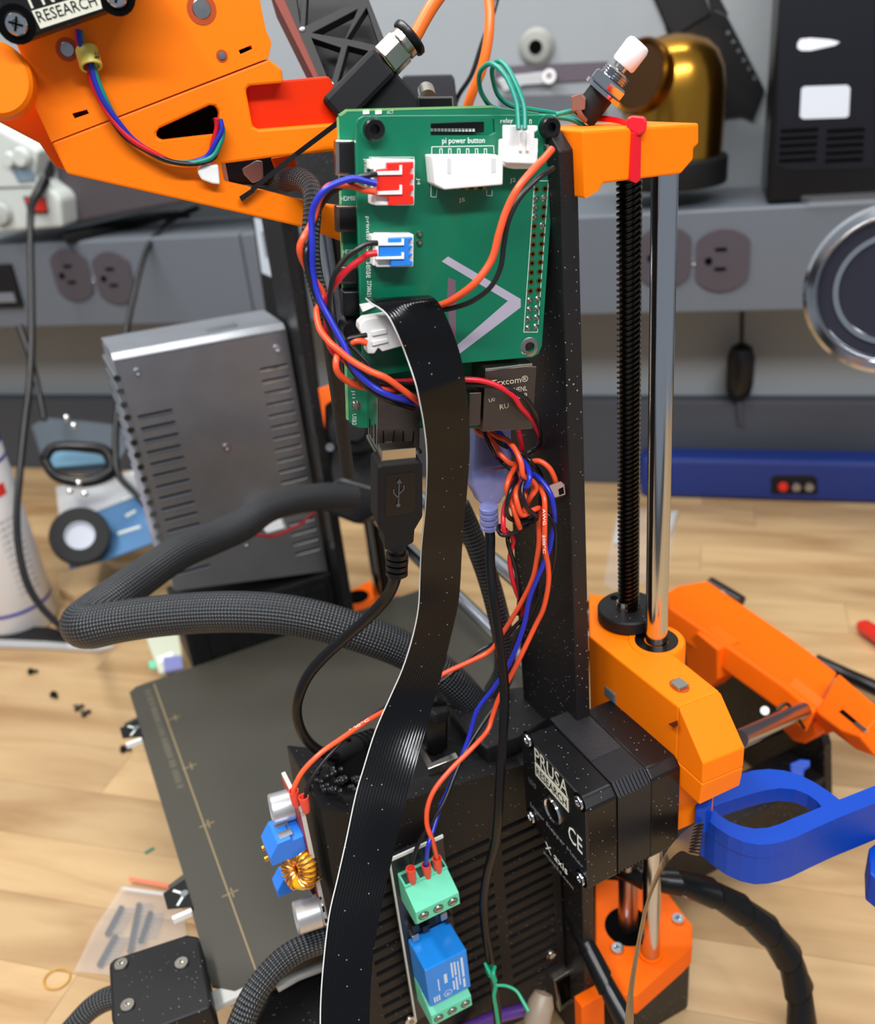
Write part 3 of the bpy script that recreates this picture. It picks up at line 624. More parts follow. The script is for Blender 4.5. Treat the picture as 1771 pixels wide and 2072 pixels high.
# ------------------------------------------------------------------ computer board behind it
pi = thing('computer_board', 'larger green computer board mounted behind the breakout board with metal ports', 'circuit board', bq(24, -88, -12))
MB().px(B(-11), [(684, 238), (690, 228), (702, 223), (1000, 216), (1090, 228), (1098, 240), (1062, 740), (1056, 868), (728, 866), (716, 862), (704, 850), (700, 700), (690, 420)], 1.6).build('board', pcb2, pi, bev=.15)
MB().px(B(-10.9), [(683, 238), (686, 238), (706, 850), (702, 850)], 1.7).build('board_edge', pcbe, pi)
MB().px(B(-10.9), [(686, 232), (702, 221), (1000, 213), (1000, 218), (703, 226), (690, 236)], 1.7).build('board_edge', pcbe, pi)
hdr = MB().px(B(-6), [(874, 236), (946, 232), (950, 242), (874, 244)], 3).build('contact_strip', mat('contact_dark', (60, 60, 58), .5), pi)
for i in range(12): x = 876+i*6; MB().px(B(-5.6), [(x, 235), (x+3, 235), (x+4, 242), (x+1, 242)], .6).build('contact_pin', tin, hdr)
soc = MB().px(B(-3), [(870, 250), (980, 246), (980, 268), (870, 270)], 7).build('cable_socket', blackd, pi, bev=.2)
for i in range(13): x = 872+i*7; MB().px(B(-2.8), [(x, 260), (x+5, 260), (x+5, 266), (x, 266)], .8).build('socket_tooth', whitep, soc)
for x in (735, 760): MB().px(B(-10.3), [(x, 224), (x+13, 223), (x+13, 231), (x, 232)], .8).build('status_lamp', whitep, pi, bev=.1)
tx('ACT', (783, 231), (797, 230), .9, parent=pi, o=-11)
tx('HDMI0', (690, 407), (719, 406), 1.3, parent=pi, o=-11); tx('HDMI1', (694, 514), (722, 513), 1.2, parent=pi, o=-11); tx('A/V', (700, 623), (716, 622), 1.1, parent=pi, o=-11)
vtext('J11', 711, 790, 806, 1.2, pi, -11); vtext('USB2', 713, 838, 860, 1.3, pi, -11)
for nm, y0, y1, x0 in (('power_port', 283, 356, 679), ('video_port', 416, 470, 680), ('video_port', 540, 575, 686)):
    q = bpx(x0, y0, 724, y1, -11, -7).build(nm, portm if nm != 'power_port' else nickel, pi, bev=.3); bpx(x0+8, y0+6, 722, y1-6, -6.95, -6.6).build('port_inlay', blackm, q)
bpx(694, 590, 730, 640, -11, -5).build('audio_jack', blackd, pi, bev=.4)
MB().lathe(on(B(-11), 703, 658), BN, [(0, 9), (2.6, 9), (2.9, 8), (2.9, 0)], 24).build('cap_screw', blackd, pi, smooth=True)
for p in ((714, 776), (720, 820)): MB().lathe(on(B(-11), *p), BN, [(0, 1.0), (1.0, .8), (1.4, .1), (1.7, .05), (1.7, 0)], 16).build('solder_joint', tin, pi, smooth=True)
def metalbox(x0, y0, x1, y1, n0, n1, nm, lbl=None):
    q = bpx(x0, y0, x1, y1, n0, n1).build(nm, portm, pi, bev=.25)
    if lbl: lab(q, lbl)
    return q
us = metalbox(765, 800, 849, 912, -11, 5, 'usb_port_block', 'left metal USB port block with spring cut-outs')
for x in (775, 815): 
    for dx in (0, 22): MB().px(B(5.1), [(x+dx, 872), (x+dx+2, 872), (x+dx+3 if dx == 0 else x+dx-1, 905), (x+dx if dx == 0 else x+dx-4, 905)], .2).build('spring_slit', voidm, us)
    MB().px(B(5.3), [(x+5, 896), (x+20, 895), (x+18, 904), (x+7, 905)], .4).build('spring_tab', nickel, us)
q8 = ab(765, 800, 5); q9 = ab(765, 912, 5)
sdp = bb(q9[0]-.15, q9[1], q9[0]-.02, q8[1], -10.8, 4.8).build('lit_side_sheet', nickel, us)  # thin nickel sheet added so the block's left side looks more brightly lit
for n0_, l_ in ((-8, 5), (-4.5, 4), (1, 6)): bb(q9[0]-.22, q9[1]+1, q9[0]-.14, q9[1]+1+l_, n0_, n0_+1.2).build('side_cutout', voidm, us)
fl = ab(765, 912, 5); fr_ = ab(849, 905, 5)
bb(fl[0]-.6, fl[1]-1.6, fr_[0]+.6, fl[1]-.2, -11.5, 5.8).build('port_lip', nickel, us, bev=.3)
e2 = metalbox(950, 795, 972, 860, -11, 4, 'usb_port_block', 'middle metal port block half hidden by the ribbon')
et = metalbox(982, 745, 1078, 868, -11, 3, 'network_port_block', 'metal network port with printed maker text')
q = shift(B(), 3.05)
MB().px(B(3.3), [(982, 746), (1078, 735), (1078, 741), (982, 752)], .8).build('port_lip', nickel, et, bev=.2)
ptx = mat('port_print', (200, 184, 160), .5)
tx('Trxcom®', (995, 782), (1069, 772), 2.0, m=ptx, parent=et, o=3.1); tx('G26HENL', (1022, 797), (1067, 790), 1.5, m=ptx, parent=et, o=3.1)
tx('2029', (1040, 809), (1067, 804), 1.5, m=ptx, parent=et, o=3.1); tx('U0', (990, 814), (1002, 811), 1.1, m=ptx, parent=et, o=3.1); tx('RU', (1012, 829), (1030, 825), 1.6, m=ptx, parent=et, o=3.1)

# ------------------------------------------------------------------ plugs and wires
def D(pl, px, py): return (on(pl, px, py)-CAM).dot(M @ V3((0, 0, 1)))
def Tz(x0, y0, s): return lambda X, Y, d: (x0+X/s, y0+Y/s, d)
def wire(name, label, pts, w, m, group=None, cat='wire', n=10, sub=6, parent=None):
    """w = thickness in mm"""
    pts_, r = path(pts, sub); mb = MB().tube(pts_, [w/2]*len(pts_), n)
    o = mb.build(name, m, parent, smooth=True)
    if not parent: tag(o, label, cat, group)
    return o
k1 = Tz(900, 820, 4.143); z5 = Tz(500, 1100, 2.53); z2 = Tz(560, 300, 3.7)
R_ = PU(-3)
# blue wire: red socket -> knot -> relay
wire('blue_wire', 'long blue wire from the red connector through the knot to the relay board', [(762, 372, 238), (735, 365, 237), (709, 362, 236), (665, 379, 235), (641, 406, 236), (631, 440, 238), (632, 498, 240), (633, 550, 243), (645, 600, 245), (670, 650, 246), (697, 700, 247), (715, 744, 248), (749, 778, 250), (790, 801, 252), (840, 815, 261), (900, 838, 280), (960, 856, 296), k1(400, 195, 298), k1(470, 245, 298), k1(560, 370, 298), k1(650, 460, 294), k1(700, 530, 290), k1(712, 620, 288), k1(680, 690, 290), k1(640, 660, 298), k1(680, 580, 302), k1(740, 575, 300), k1(820, 640, 297), k1(890, 750, 296), k1(918, 880, 298), k1(922, 980, 302), k1(900, 1100, 304), k1(880, 1200, 306), k1(830, 1330, 308), k1(770, 1470, 312), k1(710, 1630, 317), z5(1415, 430, 322), z5(1350, 600, 328), z5(1270, 730, 333), z5(1180, 850, 336), z5(1140, 980, 338), z5(1100, 1090, 338), z5(1040, 1240, 336), (891, 1634, 334), (876, 1681, 331), (866, 1715, 329), (862, 1752, D(R_, 862, 1752))], 1.75, wblu)
# orange wire pair
wire('orange_wire', 'orange wire with pale print from the red connector down to the relay board', [(762, 388, 239), (735, 384, 240), (712, 376, 240), (668, 376, 239), (648, 400, 242), (636, 440, 245), (620, 471, 240), (607, 498, 240), (612, 525, 243), (632, 560, 248), (652, 590, 251), (650, 610, 251), (641, 630, 248), (647, 665, 246), (665, 690, 245), (681, 705, 245), (712, 730, 246), (749, 751, 247), (780, 764, 248), (810, 785, 252), (846, 812, 260), (900, 850, 282), k1(215, 160, 297), k1(290, 230, 297), k1(400, 300, 296), k1(460, 400, 296), k1(540, 480, 296), k1(590, 510, 298), k1(545, 600, 294), k1(520, 690, 293), k1(540, 800, 296), k1(585, 870, 298), k1(650, 900, 304), k1(720, 780, 306), k1(770, 670, 302), k1(830, 760, 297), k1(840, 900, 297), k1(838, 1050, 299), k1(840, 1200, 303), k1(868, 1350, 308), k1(870, 1500, 312), k1(830, 1700, 318), k1(760, 1850, 323), z5(1400, 580, 328), z5(1350, 680, 333), z5(1290, 790, 338), z5(1258, 880, 340), z5(1230, 960, 339), z5(1150, 1050, 335), z5(1040, 1160, 332), z5(960, 1260, 330), z5(925, 1350, 329), z5(922, 1440, 329), (875, 1700, 330), (885, 1738, D(R_, 885, 1738))], 1.8, worg)
wire('black_wire', 'thin black wire running beside the blue one down to the relay board', [(762, 352, 238), (740, 356, 237), (720, 362, 238), (690, 378, 241), (668, 392, 243), (645, 425, 246), (632, 460, 246), (621, 500, 241), (620, 535, 242), (635, 590, 245), (655, 630, 248), (675, 680, 250), (697, 720, 250), (715, 752, 251), (745, 785, 255), (800, 815, 260), (900, 840, 285), k1(205, 80, 300), k1(300, 160, 294), k1(350, 280, 293), k1(420, 420, 294), k1(480, 480, 302), k1(600, 590, 298), k1(560, 690, 291), k1(530, 800, 291), k1(520, 900, 294), k1(570, 960, 298), k1(690, 960, 303), k1(780, 900, 303), k1(870, 920, 301), k1(925, 1020, 302), k1(932, 1150, 305), k1(920, 1300, 309), k1(880, 1460, 314), k1(810, 1570, 318), k1(700, 1790, 324), k1(620, 1890, 328), k1(560, 2060, 334), z5(1330, 700, 340), z5(1290, 820, 343), z5(1250, 860, 343), z5(1180, 960, 340), z5(1120, 1060, 338), z5(1070, 1170, 335), z5(1010, 1320, 332), z5(960, 1400, 331), (870, 1670, 331), (848, 1705, 331), (833, 1748, D(R_, 833, 1748))], 1.55, wblk)
# 5 V sense pair from blue socket
wire('black_wire', 'black wire curling out of the blue connector', [(764, 492, 239), (745, 493, 238), z2(620, 750, 238), z2(520, 820, 239), z2(440, 930, 240), z2(405, 1050, 242), z2(395, 1170, 245), z2(405, 1300, 249), z2(450, 1430, 252), (700, 720, 254), (720, 745, 256), (760, 770, 260), (850, 780, 268), (946, 778, 270), (1000, 782, 270), (1035, 790, 271), (1065, 808, 274), (1085, 840, 279), k1(795, 210, 288), k1(800, 330, 298), k1(740, 375, 300), k1(690, 400, 300)], 1.5, wblk)
wire('red_wire', 'deep red wire from the blue connector arching over the network port', [(764, 512, 239), (745, 515, 239), z2(650, 820, 240), z2(540, 900, 241), z2(450, 1000, 243), z2(385, 1110, 246), z2(375, 1230, 249), z2(375, 1400, 252), z2(420, 1520, 254), z2(500, 1580, 256), z2(560, 1640, 258), z2(680, 1720, 262), (790, 772, 266), (850, 770, 268), (945, 768, 268), (985, 773, 269), (1015, 785, 270), (1040, 803, 272), k1(640, 20, 275), k1(720, 110, 281), k1(790, 230, 290), k1(800, 290, 296), k1(790, 370, 304)], 1.7, wred)
wire('red_wire', 'short red wire hanging from the network port into the knot', [k1(618, 215, 300), k1(635, 290, 301), k1(645, 370, 303), k1(600, 500, 306), k1(540, 750, 302), k1(500, 860, 298), k1(490, 960, 296), k1(500, 1060, 297), k1(540, 1070, 304), k1(575, 1130, 308), k1(555, 1220, 310), k1(545, 1310, 313), k1(565, 1440, 317), k1(600, 1560, 322), k1(640, 1660, 328), k1(660, 1800, 340)], 1.7, wred)
wire('black_wire', 'thin black wire twisted round the red one below the knot', [k1(690, 440, 300), k1(710, 520, 294), k1(650, 690, 291), k1(660, 790, 291), k1(700, 870, 293), k1(770, 940, 297), k1(720, 990, 304), k1(600, 1060, 300), k1(500, 1090, 298), k1(455, 1060, 299), k1(460, 1010, 303), k1(520, 1060, 309), k1(535, 1170, 308), k1(590, 1350, 314), k1(615, 1500, 319), k1(625, 1620, 325), k1(610, 1750, 335)], 1.5, wblk)
# power pair of the white connector: to the converter module
wire('orange_wire', 'orange wire crossing the green board and passing behind the ribbon cable', [(1117, 302, 240), (1100, 322, 238), (1085, 337, 236), (1051, 377, 235), (1026, 424, 237), (1010, 473, 239), (995, 526, 242), (961, 573, 244), (920, 604, 249), (896, 616, 253), (876, 622, 256)], 1.95, worg)
wire('black_wire', 'black wire soldered to the green board beside the orange one', [(1119, 340, 241), (1105, 350, 239), (1085, 365, 238), (1051, 402, 238), (1029, 448, 239), (1020, 495, 241), (1013, 542, 243), (992, 582, 245), (954, 610, 248), (912, 624, 253), (880, 628, 257)], 1.45, wblk)
wire('orange_wire', 'orange wire looping left of the board and on to the blue converter terminal', [(742, 694, 251), (722, 690, 250), (700, 703, 251), (684, 718, 247), (680, 738, 246), (686, 757, 248), (705, 772, 252), (730, 782, 256), (790, 790, 266), (860, 800, 285), (950, 850, 300), k1(440, 260, 294), k1(520, 290, 292), k1(590, 370, 290), k1(640, 480, 289), k1(660, 590, 290), k1(740, 640, 294), k1(765, 700, 296), k1(720, 770, 297), k1(690, 800, 300), k1(640, 640, 300), k1(595, 720, 293), k1(610, 830, 292), k1(650, 920, 295), k1(740, 880, 297), k1(800, 870, 300), k1(790, 1000, 306), k1(792, 1130, 308), k1(780, 1250, 310), k1(740, 1450, 315), k1(650, 1640, 321), k1(580, 1760, 326), k1(500, 1890, 331), z5(1250, 545, 338), z5(1150, 600, 338), z5(1010, 665, 336), (850, 1395, 334), z5(735, 840, 328), z5(620, 905, 322), z5(480, 1000, 315), z5(380, 1070, 311), z5(290, 1160, 310), z5(245, 1240, 310), (594, 1606, 312)], 1.8, worg)
wire('black_wire', 'black wire with pale print leading to the blue converter terminal', [(742, 678, 251), (722, 682, 250), (703, 690, 250), (725, 715, 251), (747, 740, 252), (762, 775, 254), (785, 800, 258), (850, 815, 280), (940, 845, 300), k1(300, 150, 299), k1(380, 225, 297), k1(480, 330, 297), k1(600, 380, 300), k1(720, 470, 296), k1(810, 600, 303), k1(800, 800, 306), k1(770, 1100, 314), k1(780, 1400, 318), k1(740, 1680, 322), k1(620, 1820, 328), k1(510, 1930, 333), z5(1260, 512, 340), z5(1180, 555, 341), z5(1080, 640, 341), z5(1000, 700, 340), (850, 1400, 336), z5(740, 815, 331), z5(650, 880, 325), z5(560, 940, 320), z5(450, 1050, 314), z5(380, 1130, 312), z5(320, 1220, 311), (618, 1614, 311)], 1.4, wblk)
wire('orange_wire', 'orange wire arching from the knot to the brown tie', [k1(630, 1030, 300), k1(610, 970, 297), k1(580, 870, 294), k1(570, 780, 296), k1(640, 560, 304), k1(720, 480, 298), k1(800, 470, 296), k1(880, 530, 296), k1(925, 620, 298), k1(930, 660, 300)], 1.8, worg)
# printed wire text
def wtext(s, p0, p1, d, h, owner):
    a, b = P(p0[0], p0[1], d), P(p1[0], p1[1], d); X = (b-a).normalized(); n = (CAM-a).normalized(); text(s, a, X, n.cross(X), (b-a).length, h, silk, owner, name='wire_print')
wo = [o for o in S.objects if o.name.startswith('orange_wire')]
wtext('AWG', (1098, 1030), (1099, 1062), 295.5, .9, wo[0]); wtext('200°C', (1098, 1082), (1099, 1120), 299, .9, wo[0])
wtext('200°C', (708, 1481), (748, 1457), 318, .9, wo[2])
bt = thing('cable_tie', 'small brown cable tie head sticking out of the wire knot', 'cable tie', P(1128, 992, 300))
fb = (P(1128, 990, 297), (CAM-P(1128, 990, 297)+V3((0, 0, 40))).normalized())
h_ = MB().px(fb, [(1111, 982), (1135, 973), (1143, 980), (1145, 1001), (1122, 1008), (1112, 1004)], 4).build('tie_head', tie_b, bt, bev=.3)
MB().px(shift(fb, .2), [(1130, 990), (1140, 985), (1142, 998), (1132, 1002)], .4).build('tie_slot', voidm, bt)
w, r = path([(1114, 990, 303), (1090, 985, 304), (1060, 975, 305), (1040, 960, 304)]); MB().tube(w, 1.2, 6).build('tie_strap', tie_b, bt)
# plugs
jp = thing('white_plug', 'white two pin plug beside the bend of the black ribbon cable', 'plug', bq(6, -58, 0))
MB().px(B(7), [(738, 646), (800, 636), (816, 700), (774, 712), (766, 704), (758, 716), (744, 716), (741, 690), (727, 668), (728, 656)], 6).build('plug_body', whitep, jp, bev=.35)
MB().px(B(7.6), [(752, 672), (782, 666), (784, 674), (754, 680)], .8).build('plug_rib', whitep, jp, bev=.15); MB().px(B(7.6), [(752, 692), (784, 686), (786, 692), (754, 700)], .8).build('plug_rib', whitep, jp, bev=.15)
MB().px(B(1.2), [(728, 617), (756, 612), (762, 620), (734, 632)], 1.6).build('plug_base', whitep, jp, bev=.3)
gp_ = thing('white_plug', 'white plug at the top right of the board carrying the teal wires', 'plug', bq(42, -6, 0))
MB().px(B(8), [(1028, 253), (1089, 254), (1089, 264), (1082, 268), (1082, 300), (1090, 302), (1086, 332), (1024, 330), (1022, 300), (1028, 282)], 5).build('plug_body', whitep, gp_, bev=.35)
for x in (1052, 1066): MB().px(B(8.8), [(x, 266), (x+5, 266), (x+5, 306), (x, 306)], 1).build('plug_rib', whitep, gp_, bev=.15)
for lb_, a in (('teal wire looping high above the board, left strand', 0), ('teal wire looping high above the board, right strand', 1)):
    if a == 0: pts = [(1050, 262, 238), (1048, 230, 238), (1045, 205, 238), (1030, 165, 239), (1010, 138, 241), (990, 129, 244), (972, 145, 248), (970, 170, 252), (978, 195, 256), (1000, 218, 262), (1060, 232, 268), (1150, 240, 268), (1190, 262, 266)]
    else: pts = [(1062, 262, 238), (1062, 235, 238), (1058, 205, 238), (1042, 165, 239), (1025, 135, 241), (1008, 124, 244), (996, 140, 250), (1000, 170, 256), (1010, 195, 260), (1035, 214, 264), (1080, 222, 268), (1150, 236, 272), (1200, 268, 270)]
    wire('teal_wire', lb_, pts, 1.35, wgrn)
wire('teal_wire', 'teal wire running from behind the board to the push button', [(1125, 232, 262), (1150, 226, 262), (1175, 222, 262), (1192, 215, 263)], 1.35, wgrn)
# ------------------------------------------------------------------ black ribbon cable
Lp = [(742, 604, 252), (752, 613, 247), (783, 635, 245), (805, 675, 246), (824, 722, 250), (842, 775, 251), (851, 815, 254), (859, 859, 259), (865, 917, 266), (864, 988, 274), (861, 1039, 280), (854, 1107, 287), (851, 1170, 295), (848, 1230, 298), (836, 1290, 301), (816, 1353, 303), (792, 1408, 304), (761, 1479, 303), (737, 1555, 301), (721, 1610, 299), (702, 1700, 295), (684, 1780, 291), (667, 1855, 287), (655, 1960, 282), (650, 2040, 279), (650, 2110, 276)]
Rp = [(868, 597), (880, 604), (894, 622), (914, 666), (930, 712), (939, 752), (944, 790), (949, 840), (951, 903), (946, 988), (940, 1050), (935, 1115), (932, 1175), (927, 1225), (910, 1300), (893, 1370), (872, 1440), (850, 1518), (829, 1592), (815, 1650), (797, 1725), (782, 1790), (767, 1860), (755, 1940), (749, 2030), (748, 2110)]
Ls, Rs = smooth_path(Lp, 4), smooth_path([q+(0,) for q in Rp], 4)
rib = MB(); drs = []
for a, b in zip(Ls, Rs):
    A, rb = P(*a), ray(b[0], b[1]); e = CAM-A          # |CAM + rb*d - A| = 16
    qa, qb, qc = rb.dot(rb), 2*rb.dot(e), e.dot(e)-16.0**2; disc = qb*qb-4*qa*qc; mid_ = -qb/(2*qa)
    dr = mid_+(math.sqrt(disc)/(2*qa) if disc > 0 else 0); drs.append(min(dr, a[2]+8))
for _ in range(6): drs = [drs[max(i-1, 0)]*.25+drs[i]*.5+drs[min(i+1, len(drs)-1)]*.25 for i in range(len(drs))]
rows = []
for a, b, dr in zip(Ls, Rs, drs): A, Bq = P(*a), P(b[0], b[1], dr); rows.append([A.lerp(Bq, k/4) for k in range(5)])
nR = len(rows); vs = [q for rw_ in rows for q in rw_]; nrm = []
for i in range(nR):
    t = rows[min(i+1, nR-1)][2]-rows[max(i-1, 0)][2]; s_ = rows[i][4]-rows[i][0]; n_ = t.cross(s_).normalized()
    if n_.dot(CAM-rows[i][2]) < 0: n_ = -n_
    nrm.append(n_)
vs += [rows[i][k]-nrm[i]*.3 for i in range(nR) for k in range(5)]; o2 = nR*5; fs = []
for i in range(nR-1):
    for k in range(4):
        a = i*5+k; rib.uv[len(fs)] = (i, k, 4); fs.append((a, a+1, a+6, a+5)); fs.append((a+o2, a+5+o2, a+6+o2, a+1+o2))
    for k in (0, 4): a = i*5+k; fs.append((a, a+5, a+5+o2, a+o2))
rib.v = vs; rib.f = fs
tag(rib.build('ribbon_cable', ribm, smooth=True), 'broad flat black ribbon cable hanging from the green board past the whole printer', 'ribbon cable')
wl = MB().tube([P(a[0]-1.2, a[1], a[2]) for a in Ls], .22, 6); o = wl.build('ribbon_edge', mat('ribbon_edge', (196, 196, 192), .5), S.objects['ribbon_cable'], smooth=True)
lab(o, 'pale edge line of the ribbon')

# ------------------------------------------------------------------ USB plug and its cable
vd = (CAM-P(800, 1000, 288)).normalized()
up1 = thing('usb_plug', 'big black USB plug hanging from the metal port left of the ribbon', 'plug', P(800, 1160, 295))
uplane = P3((765, 940, 262), (855, 935, 266), (790, 1100, 278))
MB().px(uplane, [(772, 912), (842, 906), (842, 942), (772, 950)], 4.5).build('plug_shell', nickel, up1, bev=.2)
ubod = MB().px(shift(uplane, 1.6), [(764, 948), (770, 942), (850, 934), (856, 940), (856, 1045), (840, 1072), (838, 1098), (820, 1108), (780, 1115), (778, 1085), (764, 1062)], 9).build('plug_body', blackm, up1, bev=1.0)
MB().px(shift(uplane, 1.75), [(781, 962), (836, 955), (841, 960), (841, 1030), (834, 1038), (784, 1046), (780, 1040)], .15).build('plug_panel', blackd, ubod)
ux = mat('usb_mark', (70, 72, 76), .3)
tr = MB(); upq = shift(uplane, 2.0)
def seg(mb, pl, p, q, w): a, b = on(pl, *p), on(pl, *q); d = (b-a).normalized(); mb.box(a, d, pl[1].cross(d), pl[1], (0, -w/2, 0), ((b-a).length, w/2, .12))
for p, q in (((808, 972), (806, 1020)), ((807, 1000), (817, 990)), ((817, 990), (817, 982)), ((807, 1008), (797, 998)), ((797, 998), (796, 990)), ((804, 978), (808, 970)), ((812, 978), (808, 970))): seg(tr, upq, p, q, .35)
tr.build('usb_symbol', ux, ubod); MB().lathe(on(upq, 806, 1022), uplane[1], [(0, .2), (.6, .2), (.6, 0)], 16).build('usb_symbol_dot', ux, ubod)
for x, yy, dd in ((804, 1122, 286), (804, 1134, 287), (803, 1146, 288), (803, 1158, 289)):
    c = P(x, yy, dd); MB().lathe(c, P(803, 1165, 289)-P(804, 1122, 286), [(2.0, -.9), (3.55, -.7), (3.55, .7), (2.0, .9)], 24).build('strain_ring', blackd, up1, smooth=True)
MB().cyl(P(804, 1108, 285), P(802, 1166, 290), 2.9, 2.4, 20).build('strain_core', blackd, up1, smooth=True)
tag(MB().tube(*(lambda q: (q[0], [1.95]*len(q[0])))(path([(802, 1155, 290), (797, 1180, 293), (780, 1212, 298), (745, 1250, 304), (705, 1285, 310), (660, 1325, 315), (625, 1365, 319), (606, 1405, 322), (600, 1440, 326), (608, 1475, 330), (628, 1505, 334), (655, 1524, 338), (680, 1532, 342)], 6)), 14).build('usb_cable', blackd, smooth=True), 'smooth black cable curving from the USB plug to the barrel plug', 'cable')
bp_ = thing('barrel_plug', 'black ribbed barrel plug lying in a recess on the case top', 'plug', P(700, 1530, 348))
a, b = P(668, 1532, 343), P(756, 1500, 360)
MB().tube([a.lerp(b, t) for t in (0, .25, .5, .75, 1)], [3.3, 4.2, 4.6, 4.4, 4.2], 18).build('plug_body', blackm, bp_, smooth=True)
for t in (.62, .74, .86, .98):
    c = a.lerp(b, t); MB().lathe(c, b-a, [(3, -.7), (5.2, -.6), (5.2, .6), (3, .7)], 20).build('plug_ring', blackd, bp_, smooth=True)
c = a.lerp(b, .45); MB().box(c, (b-a).normalized(), ((b-a).cross(Z)).normalized(), Z, (-1, -.8, 3), (1, .8, 6)).build('plug_tab', blackd, bp_, bev=.3)
# black square plug with metal frame on the case
sp_ = thing('square_plug', 'black square plug standing upright in the metal framed socket', 'plug', on(PZ(187), 885, 1530))
pq = P3((860, 1440, 348), (915, 1425, 352), (880, 1520, 356))
MB().px(pq, [(858, 1428), (885, 1412), (905, 1420), (910, 1440), (908, 1520), (880, 1530), (862, 1522), (856, 1470)], 11).build('plug_body', blackd, sp_, bev=1.5)
MB().px(P3((856, 1418, 352), (905, 1400, 362), (910, 1432, 350)), [(852, 1428), (860, 1408), (890, 1396), (908, 1412), (912, 1438), (880, 1446)], 5).build('plug_head', blackm, sp_, bev=1.5)

# ------------------------------------------------------------------ violet translucent plug + black cable
vp = thing('clear_violet_plug', 'translucent violet USB plug below the network port beside the wire knot', 'plug', P(990, 1070, 305))
vpl = P3((960, 900, 303), (1035, 900, 307), (990, 1070, 314))
vb = MB().px(vpl, [(966, 868), (972, 858), (1028, 858), (1036, 868), (1038, 940), (1036, 985), (1016, 1012), (1012, 1022), (974, 1022), (970, 1010), (958, 988), (957, 940)], 8).build('plug_body', violet, vp, bev=1.5)
MB().px(shift(vpl, -2), [(978, 880), (1018, 878), (1020, 940), (980, 948)], 3.5).build('inner_shell', portm, vp, bev=.2)
MB().px(shift(vpl, .15), [(978, 950), (1030, 944), (1030, 947), (978, 953)], .2).build('shell_edge', nickel, vp)
for i in range(4): c = P(989+i*.6, 1028+i*12, 305+i); MB().lathe(c, P(991, 1080, 311)-P(988, 1020, 304), [(0, -.9), (2.4, -.85), (3.2, -.6), (3.2, .6), (2.4, .85), (0, .9)], 24).build('strain_ring', violet, vp, smooth=True)
wire('power_cable', 'straight glossy black cable from the violet plug down the middle of the picture', [(989, 1066, 308), (992, 1085, 308), (992, 1140, 309), (998, 1210, 310), (1008, 1280, 314), (1016, 1340, 318), (1021, 1400, 322), (1019, 1480, 325), (1013, 1560, 328), (1009, 1640, 332), (1003, 1700, 338), (988, 1760, 345), (979, 1820, 352), (982, 1880, 357), (990, 1930, 362), (999, 1985, 368), (1006, 2040, 374), (1008, 2100, 380)], 3.5, blackd, cat='cable', n=14)
tt = thing('twist_tie', 'bright green twist tie knotted round the black cable at the bottom', 'twist tie', P(1000, 1990, 362))
for pts in ([(981, 1948, 356, 6), (990, 1965, 355, 9), (999, 1980, 354, 9), (1003, 1995, 354, 8), (1000, 2015, 355, 8), (1004, 2040, 357, 8), (1010, 2080, 360, 8)], [(1002, 1955, 355, 7), (998, 1970, 353, 9), (1003, 1985, 353, 8)], [(1004, 1994, 353, 6), (1025, 1995, 352, 7), (1045, 2005, 350, 7), (1058, 2025, 348, 8), (1070, 2046, 346, 9)], [(1002, 1958, 356, 7), (990, 1955, 362, 7), (985, 1965, 364, 7), (992, 1975, 357, 7)]):
    w, r = path(pts); MB().tube(w, r, 8).build('tie_strand', greenw, tt, smooth=True)

# ------------------------------------------------------------------ braided sleeves
def sleeve(name, label, pts, m, n=20, sub=7, lead=1.0, parent=None):
    w, r = path(pts, sub); out, rad = [w[0]], [r[0]]; step = 1.15
    acc = 0
    for i in range(1, len(w)):
        a, b = w[i-1], w[i]; L = (b-a).length; t = step-acc
        while t <= L: out.append(a.lerp(b, t/L)); rad.append(r[i-1]+(r[i]-r[i-1])*t/L); t += step
        acc = (acc+L) % step
    o = MB().tube(out, rad, n).build(name, m, parent, smooth=True)
    if not parent: tag(o, label, 'cable sleeve')
    return o
sleeve('braided_cable_sleeve', 'thick black braided sleeve making the long flat loop over the bed', [(715, 1005, 535, 50), (660, 1005, 520, 56), (600, 1012, 505, 56), (540, 1030, 490, 58), (490, 1062, 476, 66), (430, 1090, 460, 66), (360, 1120, 440, 70), (300, 1160, 422, 74), (245, 1200, 405, 80), (190, 1240, 392, 84), (168, 1262, 384, 90), (185, 1268, 376, 90), (240, 1258, 372, 86), (310, 1248, 370, 84), (400, 1240, 368, 84), (490, 1238, 364, 84), (580, 1244, 362, 82), (660, 1260, 362, 80), (740, 1285, 364, 78), (810, 1312, 368, 76), (870, 1345, 372, 74), (920, 1385, 376, 72), (955, 1425, 382, 70), (975, 1460, 388, 66)], sleevef, n=24)
sleeve('braided_cable_sleeve', 'slimmer black braided sleeve slanting behind the straight black cable', [(930, 1020, 350, 40), (955, 1080, 355, 44), (985, 1160, 360, 44), (1005, 1230, 364, 44), (1020, 1300, 370, 44), (1020, 1360, 376, 44), (1000, 1400, 384, 44)], sleevem, n=16)
sleeve('braided_cable_sleeve', 'dark braided sleeve running down left of the green board', [(500, 376, 300, 40), (550, 372, 290, 44), (600, 362, 276, 46), (630, 382, 269, 42), (632, 430, 267, 38), (628, 490, 268, 38), (634, 550, 269, 38), (650, 610, 270, 36), (665, 670, 276, 34), (674, 730, 290, 32), (684, 800, 310, 30), (694, 880, 335, 28), (704, 960, 365, 26)], sleevef, n=16)
sleeve('braided_cable_sleeve', 'black braided sleeve at bottom left passing behind the ribbon', [(700, 1900, 345, 48), (650, 1905, 342, 48), (590, 1930, 338, 50), (545, 1970, 334, 52), (510, 2020, 330, 54), (485, 2080, 327, 56), (470, 2130, 325, 56)], sleevem, n=18)
